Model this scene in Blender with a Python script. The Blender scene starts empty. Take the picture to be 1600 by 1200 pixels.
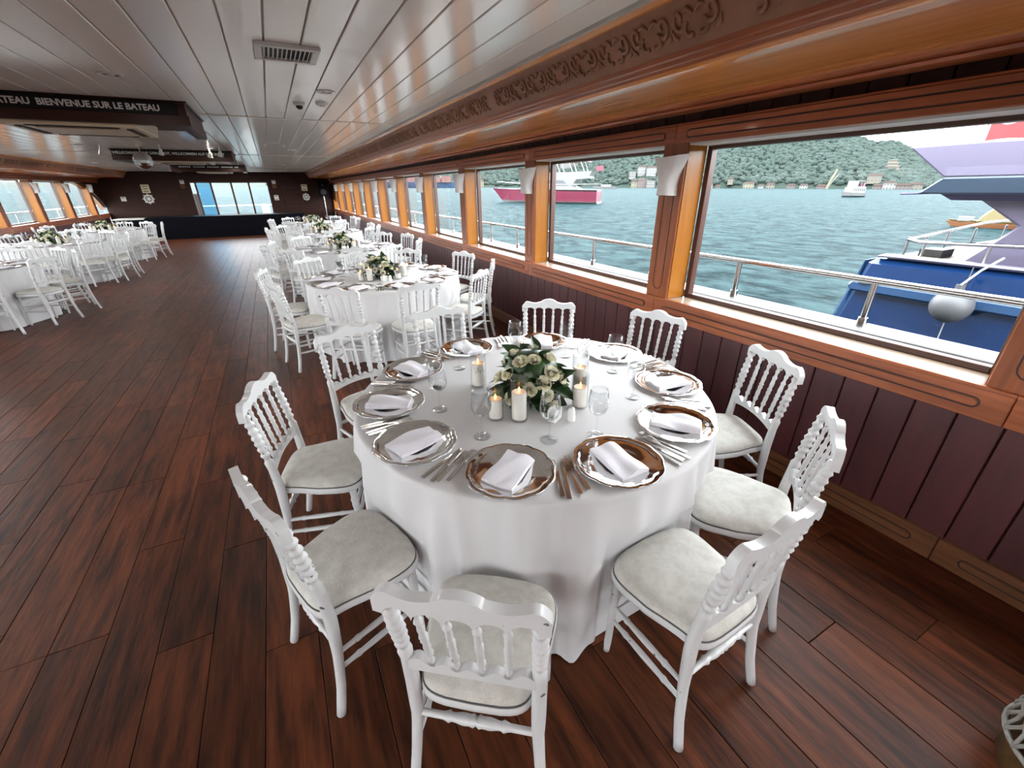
import bpy, bmesh, math, random
from mathutils import Matrix, Vector
random.seed(7)
D = bpy.data
SC = bpy.context.scene
COL = SC.collection
PI = math.pi
rad = math.radians

# ------------------------------------------------------------------ camera
def rotz(v, a):
    c, s = math.cos(a), math.sin(a)
    return Vector((v[0]*c - v[1]*s, v[0]*s + v[1]*c, v[2]))
FPX, HOR, ROLL, YAW, CAMH = 655.742, 293.811, -.0101, -.4808, 1.7
pit = math.atan((600-HOR)/FPX)
r0 = rotz((1, 0, 0), YAW); u0 = rotz((0, math.sin(pit), math.cos(pit)), YAW); f0 = rotz((0, math.cos(pit), -math.sin(pit)), YAW)
rc = r0*math.cos(ROLL) + u0*math.sin(ROLL)
uc = u0*math.cos(ROLL) - r0*math.sin(ROLL)
cam_data = D.cameras.new('camera'); cam = D.objects.new('camera', cam_data); COL.objects.link(cam)
cam_data.sensor_width = 36; cam_data.lens = FPX/1600*36; cam_data.clip_end = 6000; cam_data.clip_start = .03
cam.matrix_world = Matrix(((rc.x, uc.x, -f0.x, 0), (rc.y, uc.y, -f0.y, 0), (rc.z, uc.z, -f0.z, CAMH), (0, 0, 0, 1)))
SC.camera = cam

# ------------------------------------------------------------------ sky, exposure
SKY = 6.5
w = D.worlds.new('sky'); SC.world = w; w.use_nodes = True
nt = w.node_tree; nt.nodes.clear()
out = nt.nodes.new('ShaderNodeOutputWorld'); bg = nt.nodes.new('ShaderNodeBackground')
tc = nt.nodes.new('ShaderNodeTexCoord'); sx = nt.nodes.new('ShaderNodeSeparateXYZ')
cr = nt.nodes.new('ShaderNodeValToRGB'); ns = nt.nodes.new('ShaderNodeTexNoise'); mx = nt.nodes.new('ShaderNodeMix')
ns.inputs['Scale'].default_value = 2.2; ns.inputs['Detail'].default_value = 5
cr.color_ramp.elements[0].position = 0; cr.color_ramp.elements[0].color = (.93, .97, 1, 1)
cr.color_ramp.elements[1].position = .6; cr.color_ramp.elements[1].color = (.86, .94, 1, 1)
mx.data_type = 'RGBA'; mx.inputs[7].default_value = (1, 1, 1, 1)
mp = nt.nodes.new('ShaderNodeMapRange'); mp.inputs[1].default_value = .45; mp.inputs[2].default_value = .75
L = nt.links.new
L(tc.outputs['Generated'], sx.inputs[0]); L(sx.outputs[2], cr.inputs[0]); L(tc.outputs['Generated'], ns.inputs['Vector'])
L(ns.outputs['Fac'], mp.inputs[0]); L(mp.outputs[0], mx.inputs[0]); L(cr.outputs[0], mx.inputs[6])
L(mx.outputs[2], bg.inputs[0]); bg.inputs[1].default_value = SKY; L(bg.outputs[0], out.inputs[0])
vs = SC.view_settings
vs.view_transform = 'Standard'; vs.look = 'None'; vs.gamma = 1; vs.use_curve_mapping = False
vs.exposure = 1.3
LAMP_W = 3.0

# ------------------------------------------------------------------ materials
def mat(name, col, rough=.5, metal=0, noise=None, bump=0, bscale=60, spec=None, coat=0, rand=0, emit=None, alpha=None, stretch=None):
    m = D.materials.new(name); m.use_nodes = True
    t = m.node_tree; b = t.nodes['Principled BSDF']
    b.inputs['Base Color'].default_value = (*col, 1); b.inputs['Roughness'].default_value = rough; b.inputs['Metallic'].default_value = metal
    if spec is not None: b.inputs['Specular IOR Level'].default_value = spec
    if coat: b.inputs['Coat Weight'].default_value = coat; b.inputs['Coat Roughness'].default_value = .06
    if emit: b.inputs['Emission Color'].default_value = (*emit[0], 1); b.inputs['Emission Strength'].default_value = emit[1]
    lk = t.links.new
    colsock = None
    if noise or bump or rand:
        co = t.nodes.new('ShaderNodeTexCoord'); mpn = t.nodes.new('ShaderNodeMapping')
        lk(co.outputs['Object'], mpn.inputs[0])
        if stretch: mpn.inputs['Scale'].default_value = stretch
        if rand:
            oi = t.nodes.new('ShaderNodeObjectInfo'); vm = t.nodes.new('ShaderNodeVectorMath'); vm.operation = 'SCALE'
            cb = t.nodes.new('ShaderNodeCombineXYZ')
            for k in range(3): lk(oi.outputs['Random'], cb.inputs[k])
            vm.inputs['Scale'].default_value = 57; lk(cb.outputs[0], vm.inputs[0]); lk(vm.outputs[0], mpn.inputs['Location'])
    if noise:
        col2, sc, lo, hi = noise
        n = t.nodes.new('ShaderNodeTexNoise'); n.inputs['Scale'].default_value = sc; n.inputs['Detail'].default_value = 6; n.inputs['Roughness'].default_value = .6
        lk(mpn.outputs[0], n.inputs['Vector'])
        mr = t.nodes.new('ShaderNodeMapRange'); mr.inputs[1].default_value = lo; mr.inputs[2].default_value = hi; lk(n.outputs['Fac'], mr.inputs[0])
        mm = t.nodes.new('ShaderNodeMix'); mm.data_type = 'RGBA'; mm.inputs[6].default_value = (*col, 1); mm.inputs[7].default_value = (*col2, 1)
        lk(mr.outputs[0], mm.inputs[0]); colsock = mm.outputs[2]
    if rand:
        hs = t.nodes.new('ShaderNodeHueSaturation')
        if colsock: lk(colsock, hs.inputs['Color'])
        else: hs.inputs['Color'].default_value = (*col, 1)
        m2 = t.nodes.new('ShaderNodeMapRange'); m2.inputs[3].default_value = 1-rand; m2.inputs[4].default_value = 1+rand
        lk(oi.outputs['Random'], m2.inputs[0]); lk(m2.outputs[0], hs.inputs['Value']); colsock = hs.outputs[0]
    if colsock: lk(colsock, b.inputs['Base Color'])
    if bump:
        n2 = t.nodes.new('ShaderNodeTexNoise'); n2.inputs['Scale'].default_value = bscale; n2.inputs['Detail'].default_value = 4
        lk(mpn.outputs[0], n2.inputs['Vector'])
        bp = t.nodes.new('ShaderNodeBump'); bp.inputs['Strength'].default_value = bump; bp.inputs['Distance'].default_value = .01
        lk(n2.outputs['Fac'], bp.inputs['Height']); lk(bp.outputs[0], b.inputs['Normal'])
    return m
def glass(name, tint=(.97, .98, .98), ior=1.45, rough=0.0, edge=(.80, .84, .85)):
    m = D.materials.new(name); m.use_nodes = True; t = m.node_tree; t.nodes.clear()
    o = t.nodes.new('ShaderNodeOutputMaterial'); tr = t.nodes.new('ShaderNodeBsdfTransparent'); gl = t.nodes.new('ShaderNodeBsdfGlossy')
    fr = t.nodes.new('ShaderNodeFresnel'); mixs = t.nodes.new('ShaderNodeMixShader'); lw = t.nodes.new('ShaderNodeLayerWeight'); mc = t.nodes.new('ShaderNodeMix')
    mc.data_type = 'RGBA'; mc.inputs[6].default_value = (*tint, 1); mc.inputs[7].default_value = (*edge, 1); lw.inputs[0].default_value = .35
    t.links.new(lw.outputs['Facing'], mc.inputs[0]); t.links.new(mc.outputs[2], tr.inputs[0])
    ge = t.nodes.new('ShaderNodeNewGeometry'); mi = t.nodes.new('ShaderNodeMapRange'); mi.inputs[3].default_value = ior; mi.inputs[4].default_value = 1/ior   # same reflectance on both faces of the thin glass
    t.links.new(ge.outputs['Backfacing'], mi.inputs[0]); t.links.new(mi.outputs[0], fr.inputs[0])
    gl.inputs['Roughness'].default_value = rough
    t.links.new(fr.outputs[0], mixs.inputs[0]); t.links.new(tr.outputs[0], mixs.inputs[1]); t.links.new(gl.outputs[0], mixs.inputs[2]); t.links.new(mixs.outputs[0], o.inputs[0])
    return m
M = dict(
 white=mat('white_paint', (.63, .635, .635), .32, noise=((.60, .61, .62), 9, .6, .8), bump=.05, bscale=40, coat=.2),
 velvet=mat('pale_velvet', (.60, .585, .54), .85, noise=((.48, .465, .42), 26, .35, .7), bump=.25, bscale=160),
 cloth=mat('white_cloth', (.66, .655, .66), .75, bump=.04, bscale=300),
 napkin=mat('napkin_linen', (.82, .81, .86), .8, bump=.12, bscale=220),
 silver=mat('polished_silver', (.72, .715, .70), .07, 1, noise=((.66, .65, .63), 14, .4, .7)),
 steel=mat('cutlery_steel', (.62, .60, .57), .16, 1),
 rail=mat('stainless_rail', (.42, .42, .41), .22, 1),
 glass=glass('drinking_glass', (.995, .997, .997), 1.4, 0, (.90, .92, .925)), tint=glass('blue_tinted_pane', (.50, .74, .90), 1.3, 0, (.45, .7, .9)), pane=glass('window_pane', (.985, .99, .99), 1.12, 0, (.95, .96, .96)),
 floor=mat('floor_wood', (.122, .034, .0125), .42, noise=((.030, .0092, .0045), 5.5, .34, .66), bump=.18, bscale=9, rand=.3, stretch=(4.5, .55, 1), spec=.16),
 mahog=mat('mahogany', (0.414, 0.1242, 0.0483), .35, noise=((.23, .066, .027), 5, .3, .7), rand=.1, stretch=(4, .5, 6), coat=.06, spec=.3),
 mahogv=mat('mahogany_upright', (.33, .095, .030), .32, noise=((.20, .056, .019), 5, .3, .7), rand=.1, stretch=(6, 6, .5), coat=.1, spec=.3),
 soffit=mat('varnished_cherry', (.80, .32, .075), .26, noise=((.64, .235, .05), 5, .3, .7), stretch=(5, .4, 5), coat=.6),
 frieze=mat('carved_walnut', (.36, .17, .092), .45, noise=((.27, .12, .066), 8, .3, .7)),
 groove=mat('groove_dark', (.03, .009, .006), .6),
 maroon=mat('maroon_boards', (.090, .020, .022), .5, noise=((.060, .015, .017), 4, .3, .7), rand=.12, stretch=(5, 5, .5)),
 base=mat('baseboard_oak', (.20, .080, .032), .4, noise=((.11, .042, .018), 6, .3, .7), rand=.1, stretch=(4, .5, 6)),
 jamb=mat('honey_oak', (0.3096, 0.1161, 0.01118), .3, noise=((.24, .080, .007), 6, .3, .7), stretch=(6, 6, .45), coat=.1, spec=.3),
 sill=mat('pale_sill', (.27, .20, .14), .3, noise=((.24, .17, .115), 5, .3, .7), stretch=(4, .5, 4), coat=.4),
 frame=mat('window_frame_brown', (.07, .028, .018), .35),
 dark=mat('dark_walnut', (.036, .013, .009), .55, spec=.15, noise=((.018, .008, .006), 4, .3, .7), stretch=(.6, 5, 5)),
 black=mat('black_cloth', (.004, .004, .007), .85, spec=.08),
 ceil=mat('ceiling_pvc', (.88, .86, .80), .16, rand=.03, spec=.6),
 seam=mat('ceiling_seam', (.42, .38, .30), .5),
 strip=mat('ceiling_strip', (.60, .57, .48), .3),
 plast=mat('white_plastic', (.62, .61, .58), .4), cream=mat('cream_plastic', (.60, .52, .36), .4),
 dk=mat('dark_void', (.012, .010, .008), .6), shade=mat('sconce_shade', (.66, .65, .63), .5),
 sign=mat('black_sign', (.008, .008, .008), .55, spec=.2), mahogd=mat('dark_mahogany', (.045, .014, .008), .45, spec=.2, noise=((.028, .009, .006), 5, .3, .7), stretch=(.5, 4, 6)), letter=mat('sign_letters', (.62, .62, .60), .5),
 wax=mat('candle_wax', (.86, .82, .74), .5), flame=mat('flame', (1, .45, .08), .5, emit=((1, .42, .10), 3.0)),
 petal=mat('rose_petal', (.80, .77, .60), .6, noise=((.66, .64, .40), 18, .5, .8)),
 leafd=mat('dark_leaf', (.014, .040, .012), .35, noise=((.030, .080, .018), 12, .4, .7), rand=.4),
 leafl=mat('fresh_leaf', (.075, .16, .028), .4, rand=.3), vase=mat('black_vase', (.01, .012, .01), .3),
 mark=mat('black_print', (.01, .01, .01), .5), ceram=mat('white_ceramic', (.80, .80, .78), .2),
 piping=mat('grey_piping', (.10, .10, .10), .7),
 rope=mat('grey_rope', (.32, .31, .28), .85, bump=.5, bscale=120), rust=mat('mottled_wood', (.13, .070, .022), .5, noise=((.05, .03, .012), 14, .4, .6)),
 gun=mat('white_gunwale', (0.1505, 0.15308, 0.15136), .35), deck=mat('side_deck', (.78, .77, .74), .6),  # unseen side deck made pale to bounce daylight up to the ceiling
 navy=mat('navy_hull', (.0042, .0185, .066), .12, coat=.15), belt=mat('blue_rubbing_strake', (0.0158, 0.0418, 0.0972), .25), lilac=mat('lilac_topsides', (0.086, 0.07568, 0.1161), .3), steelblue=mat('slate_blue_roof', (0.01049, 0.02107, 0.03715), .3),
 indigo=mat('indigo_soffit', (.05, .04, .11), .4), teak=mat('yacht_teak', (0.0396, 0.0274, 0.0194), .6), fender=mat('grey_fender', (0.0648, 0.0648, 0.0684), .5), bluebag=mat('blue_cover', (.02, .025, .25), .6),  # even indigo for the yacht's deck underside and boom tip
 red=mat('flag_red', (0.14861, 0.00808, 0.01049), .6), fwhite=mat('flag_white', (0.17338, 0.17338, 0.17338), .6),
 bwhite=mat('boat_white', (0.09907, 0.09907, 0.09907), .4), bred=mat('boat_red', (0.0903, 0.01032, 0.0258), .4), bglass=mat('boat_window', (.02, .03, .035), .1),
 yellow=mat('weathered_yellow', (0.09907, 0.0774, 0.02786), .6, noise=((.10, .06, .02), 1.2, .55, .8)), rusty=mat('rust_brown', (.14, .055, .02), .7),
 cargob=mat('ship_blue', (0.01359, 0.03836, 0.08359), .5), cargor=mat('ship_red', (0.0805, 0.03096, 0.02597), .6),
 forest=mat('haze_tinted_trees', (0.01419, 0.02178, 0.01815), .9, noise=((.0200, .0285, .0250), .03, .3, .7), spec=.1, rand=.2), ground=mat('hill_ground', (0.01518, 0.02376, 0.01914), .9, spec=.1),  # pale tint of distant haze is put into the tree colour
 roof=mat('far_roof', (0.054, 0.0324, 0.0274), .8),
)
for k, c in dict(h0=(.095, .09, .085), h1=(.13, .13, .125), h2=(.085, .074, .058), h3=(.068, .050, .044), h4=(.105, .095, .062)).items(): M[k] = mat('far_house_'+k, c, .8)
def chip(m):          # worn spots where the paint has come off
    t = m.node_tree; b = t.nodes['Principled BSDF']; lk = t.links.new
    src = b.inputs['Base Color'].links[0].from_socket
    co = t.nodes.new('ShaderNodeTexCoord'); n = t.nodes.new('ShaderNodeTexNoise'); n.inputs['Scale'].default_value = 34; n.inputs['Detail'].default_value = 2; lk(co.outputs['Object'], n.inputs['Vector'])
    mr = t.nodes.new('ShaderNodeMapRange'); mr.inputs[1].default_value = .735; mr.inputs[2].default_value = .75; lk(n.outputs['Fac'], mr.inputs[0])
    mm = t.nodes.new('ShaderNodeMix'); mm.data_type = 'RGBA'; lk(mr.outputs[0], mm.inputs[0]); lk(src, mm.inputs[6]); mm.inputs[7].default_value = (.12, .115, .12, 1); lk(mm.outputs[2], b.inputs['Base Color'])
chip(M['white'])
def water_mat():
    m = mat('sea_water', (.080, .165, .185), .5, spec=.004)
    t = m.node_tree; b = t.nodes['Principled BSDF']; lk = t.links.new
    co = t.nodes.new('ShaderNodeTexCoord'); mp_ = t.nodes.new('ShaderNodeMapping'); lk(co.outputs['Object'], mp_.inputs[0]); mp_.inputs['Scale'].default_value = (1.35, .95, 1); mp_.inputs['Rotation'].default_value = (0, 0, .45)
    a = t.nodes.new('ShaderNodeTexNoise'); a.inputs['Scale'].default_value = .7; a.inputs['Detail'].default_value = 8; a.inputs['Roughness'].default_value = .72; a.inputs['Distortion'].default_value = .6
    lk(mp_.outputs[0], a.inputs['Vector'])
    bp = t.nodes.new('ShaderNodeBump'); bp.inputs['Strength'].default_value = 1; bp.inputs['Distance'].default_value = .55; lk(a.outputs['Fac'], bp.inputs['Height']); lk(bp.outputs[0], b.inputs['Normal'])
    mr = t.nodes.new('ShaderNodeMapRange'); mr.inputs[1].default_value = .40; mr.inputs[2].default_value = .56; lk(a.outputs['Fac'], mr.inputs[0])
    mm = t.nodes.new('ShaderNodeMix'); mm.data_type = 'RGBA'; mm.inputs[6].default_value = (.0022, .0105, .0130, 1); mm.inputs[7].default_value = (.0225, .0440, .0475, 1); lk(mr.outputs[0], mm.inputs[0]); lk(mm.outputs[2], b.inputs['Base Color'])  # light and dark of the waves are mixed into the base colour
    return m
M['water'] = water_mat()

# ------------------------------------------------------------------ mesh helpers
class MB:
    def __init__(s): s.v = []; s.f = []
    def box(s, x0, x1, y0, y1, z0, z1):
        n = len(s.v)
        s.v += [(x, y, z) for z in (z0, z1) for y in (y0, y1) for x in (x0, x1)]
        s.f += [tuple(n+i for i in q) for q in ((0, 2, 3, 1), (4, 5, 7, 6), (0, 1, 5, 4), (2, 6, 7, 3), (0, 4, 6, 2), (1, 3, 7, 5))]
        return s
    def tube(s, pts, radii, seg=10, caps=True):
        pts = [Vector(p) for p in pts]
        if not isinstance(radii, (list, tuple)): radii = [radii]*len(pts)
        n0 = len(s.v); ref = None
        for i, p in enumerate(pts):
            d = (pts[min(i+1, len(pts)-1)] - pts[max(i-1, 0)])
            d = d.normalized() if d.length > 1e-9 else Vector((0, 0, 1))
            if ref is None: ref = Vector((1, 0, 0)) if abs(d.x) < .8 else Vector((0, 1, 0))
            a = (ref - d*ref.dot(d)).normalized(); ref = a; b = d.cross(a)
            for k in range(seg):
                t = 2*PI*k/seg; q = p + (a*math.cos(t) + b*math.sin(t))*radii[i]; s.v.append(tuple(q))
        for i in range(len(pts)-1):
            for k in range(seg):
                a = n0+i*seg+k; b = n0+i*seg+(k+1) % seg
                s.f.append((a, b, b+seg, a+seg))
        if caps:
            s.f.append(tuple(n0+k for k in reversed(range(seg)))); m = n0+(len(pts)-1)*seg; s.f.append(tuple(m+k for k in range(seg)))
        return s
    def lathe(s, prof, c=(0, 0, 0), seg=20, caps=True, fn=None):
        n0 = len(s.v)
        for (r, z) in prof:
            for k in range(seg):
                t = 2*PI*k/seg; rr = r*(fn(t, r) if fn else 1)
                s.v.append((c[0]+rr*math.cos(t), c[1]+rr*math.sin(t), c[2]+z))
        for i in range(len(prof)-1):
            for k in range(seg):
                a = n0+i*seg+k; b = n0+i*seg+(k+1) % seg
                s.f.append((a, b, b+seg, a+seg))
        if caps:
            s.f.append(tuple(n0+k for k in reversed(range(seg)))); m = n0+(len(prof)-1)*seg; s.f.append(tuple(m+k for k in range(seg)))
        return s
    def prism(s, poly, fa, fb):
        n = len(s.v); k = len(poly)
        s.v += [fa(*p) for p in poly] + [fb(*p) for p in poly]
        s.f.append(tuple(n+i for i in range(k))); s.f.append(tuple(n+k+i for i in reversed(range(k))))
        for i in range(k): j = (i+1) % k; s.f.append((n+i, n+k+i, n+k+j, n+j))
        return s
    def sweep(s, sec, y0, y1):          # closed X-Z section run along Y
        return s.prism(sec, lambda x, z: (x, y0, z), lambda x, z: (x, y1, z))
    def strip(s, xs, top, bot, y0, y1, yo=lambda x: 0):   # board with shaped top and bottom edges
        n = len(s.v)
        for x in xs:
            s.v += [(x, y0+yo(x), bot(x)), (x, y0+yo(x), top(x)), (x, y1+yo(x), top(x)), (x, y1+yo(x), bot(x))]
        for i in range(len(xs)-1):
            a = n+4*i
            for k in range(4): s.f.append((a+k, a+(k+1) % 4, a+4+(k+1) % 4, a+4+k))
        s.f.append((n, n+3, n+2, n+1)); m = n+4*(len(xs)-1); s.f.append((m, m+1, m+2, m+3))
        return s
    def mesh(s, name, m, smooth=False, bevel=0):
        me = D.meshes.new(name); me.from_pydata(s.v, [], s.f)
        bm = bmesh.new(); bm.from_mesh(me); bmesh.ops.recalc_face_normals(bm, faces=bm.faces)
        if bevel: bmesh.ops.bevel(bm, geom=list(bm.edges), offset=bevel, segments=1, affect='EDGES', clamp_overlap=True)
        bm.to_mesh(me); bm.free()
        if m: me.materials.append(M[m] if isinstance(m, str) else m)
        if smooth:
            me.polygons.foreach_set('use_smooth', [True]*len(me.polygons))
            if smooth != 'all': me.set_sharp_from_angle(angle=rad(45))
        return me
    def build(s, name, m, parent=None, smooth=False, bevel=0): return link(name, s.mesh(name, m, smooth, bevel), parent)
def link(name, me, parent=None, loc=None, rot=None):
    o = D.objects.new(name, me); COL.objects.link(o)
    if parent: o.parent = parent
    if loc: o.location = loc
    if rot: o.rotation_euler = rot
    return o
def tag(o, label, cat, group=None):
    o['label'] = label; o['category'] = cat
    if group: o['group'] = group
    return o
def thing(name, label, cat, loc=(0, 0, 0), rz=0, group=None):
    o = D.objects.new(name, None); COL.objects.link(o); o.location = loc; o.rotation_euler = (0, 0, rz); o.empty_display_size = .1
    return tag(o, label, cat, group)
def struct(o): o['kind'] = 'structure'; return o
def empty(name, loc=(0, 0, 0)):
    o = D.objects.new(name, None); COL.objects.link(o); o.location = loc; return o
def copy_tree(o, parent=None):
    c = o.copy(); COL.objects.link(c); c.parent = parent
    for ch in list(o.children): copy_tree(ch, c)
    return c
def grid_mesh(fn, nu, nv):
    b = MB()
    for i in range(nu+1):
        for j in range(nv+1): b.v.append(fn(i/nu, j/nv))
    for i in range(nu):
        for j in range(nv): a = i*(nv+1)+j; b.f.append((a, a+nv+1, a+nv+2, a+1))
    return b

XR, XL, YB, YF, ZC = 2.555, -5.60, -3.2, 22.6, 2.41
PITCH, P0 = 2.01, .3925

# ------------------------------------------------------------------ floor
floor = struct(MB().box(XL-.1, XR+.1, YB, YF, -.12, -.012).build('floor', 'groove'))
PW, PL = .197, 1.213
plank_me = MB().box(.0016, PW-.0016, .0016, PL-.0016, -.012, 0).mesh('floor_plank', 'floor', bevel=.0016)
cands = []
k0 = int(math.floor((XL+1.18)/PW)); k1 = int(math.ceil((XR+1.18)/PW))
for k in range(k0, k1):
    x = -1.18+PW*k; off = 3.05 + ((k*5) % 12)/12*PL if k not in (-1,) else 3.05
    n0 = int(math.floor((YB-off)/PL)); y = off+n0*PL
    while y < YF:
        cands.append((x, y)); y += PL
def vis_key(p):
    d = Vector((p[0]+PW/2, p[1]+PL/2, -CAMH)); fw = d.dot(f0)
    if fw < .2: return 1e6
    px, py = FPX*d.dot(rc)/fw, FPX*d.dot(uc)/fw
    return d.length + (0 if abs(px) < 900 and abs(py) < 720 else 1e3)
cands.sort(key=vis_key)
rest = MB()
for i, (x, y) in enumerate(cands):
    x0, x1, y0, y1 = max(x, XL), min(x+PW, XR), max(y, YB), min(y+PL, YF)
    if x1-x0 < .01 or y1-y0 < .01: continue
    full = x >= XL and x+PW <= XR and y >= YB and y+PL <= YF
    if i < 300:
        if full: link('floor_plank', plank_me, floor, (x, y, 0))
        else:
            o = MB().box(.0012, x1-x0-.0012, .0012, y1-y0-.0012, -.012, 0).build('floor_plank', 'floor', floor); o.location = (x0, y0, 0)
    else: rest.box(x0+.0012, x1-.0012, y0+.0012, y1-.0012, -.012, 0)
o = rest.build('distant_planks', 'floor', floor); o['kind'] = 'stuff'

# ------------------------------------------------------------------ ceiling
CX0, CX1, CW, CSEAM = -4.63, 1.55, .1767, (-.06, 5.92, 11.90, 17.88)
ceil = struct(MB().box(XL-.2, XR+.35, YB, YF+.2, ZC+.012, ZC+.1).build('ceiling', 'seam'))
segs = [YB]+list(CSEAM)+[YF]
cnt = int(round((CX1-CX0)/CW))
for j in range(len(segs)-1):
    y0, y1 = segs[j]+.02, segs[j+1]-.02
    me = MB().box(.004, CW-.004, 0, y1-y0, 0, .014).mesh('ceiling_panel', 'ceil', bevel=.003)
    for i in range(cnt):
        link('ceiling_panel', me, ceil, (CX1-CW*(i+1), y0, ZC))
for y in CSEAM:
    o = MB().box(CX0, CX1, y-.022, y+.022, ZC-.006, ZC+.012).build('joint_strip', 'strip', ceil, bevel=.003)
for x0, x1 in ((CX1, CX1+.03), (CX0-.03, CX0)):
    MB().box(x0, x1, YB, YF, ZC-.016, ZC+.012).build('edge_strip', 'plast', ceil)

# ------------------------------------------------------------------ side walls
def capsule(y0, y1, z0, z1, n=6):
    r = (z1-z0)/2; zc = (z0+z1)/2; p = []
    for k in range(n+1): t = -PI/2+PI*k/n; p.append((y1-r+r*math.cos(t), zc+r*math.sin(t)))
    for k in range(n+1): t = PI/2+PI*k/n; p.append((y0+r+r*math.cos(t), zc+r*math.sin(t)))
    return p
def ring(poly, poly2, x0, x1, b):     # raised or sunk moulding between two outlines
    n = len(b.v); k = len(poly)
    b.v += [(x0, *p) for p in poly]+[(x0, *p) for p in poly2]+[(x1, *p) for p in poly]+[(x1, *p) for p in poly2]
    for i in range(k):
        j = (i+1) % k
        b.f += [(n+i, n+j, n+k+j, n+k+i), (n+2*k+i, n+3*k+i, n+3*k+j, n+2*k+j), (n+i, n+2*k+i, n+2*k+j, n+j), (n+k+i, n+k+j, n+3*k+j, n+3*k+i)]
scroll_b = MB()
for sgn, dy in ((1, 0),):
    pts = []
    for i in range(15):
        t = i/14; a = -2.2+6.2*t; r = .034*(1-.72*t); pts.append((0, .018+r*math.cos(a), .012+r*math.sin(a)))
    scroll_b.tube(pts, [.0085*(1-.4*i/14) for i in range(15)], 5)
    pts = []
    for i in range(10):
        t = i/9; a = .9+3.6*t; r = .030*(1-.6*t); pts.append((0, -.026-r*math.cos(a), -.014-r*math.sin(a)))
    scroll_b.tube(pts, [.0085*(1-.4*i/9) for i in range(10)], 5)
    scroll_b.tube([(0, -.055, .02), (0, -.03, .036), (0, -.008, .03)], [.004, .008, .003], 5)
    scroll_b.tube([(0, .03, -.04), (0, .05, -.03), (0, .06, -.01)], [.003, .008, .003], 5)
scroll_me = scroll_b.mesh('carved_scroll', 'frieze', smooth='all')

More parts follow.
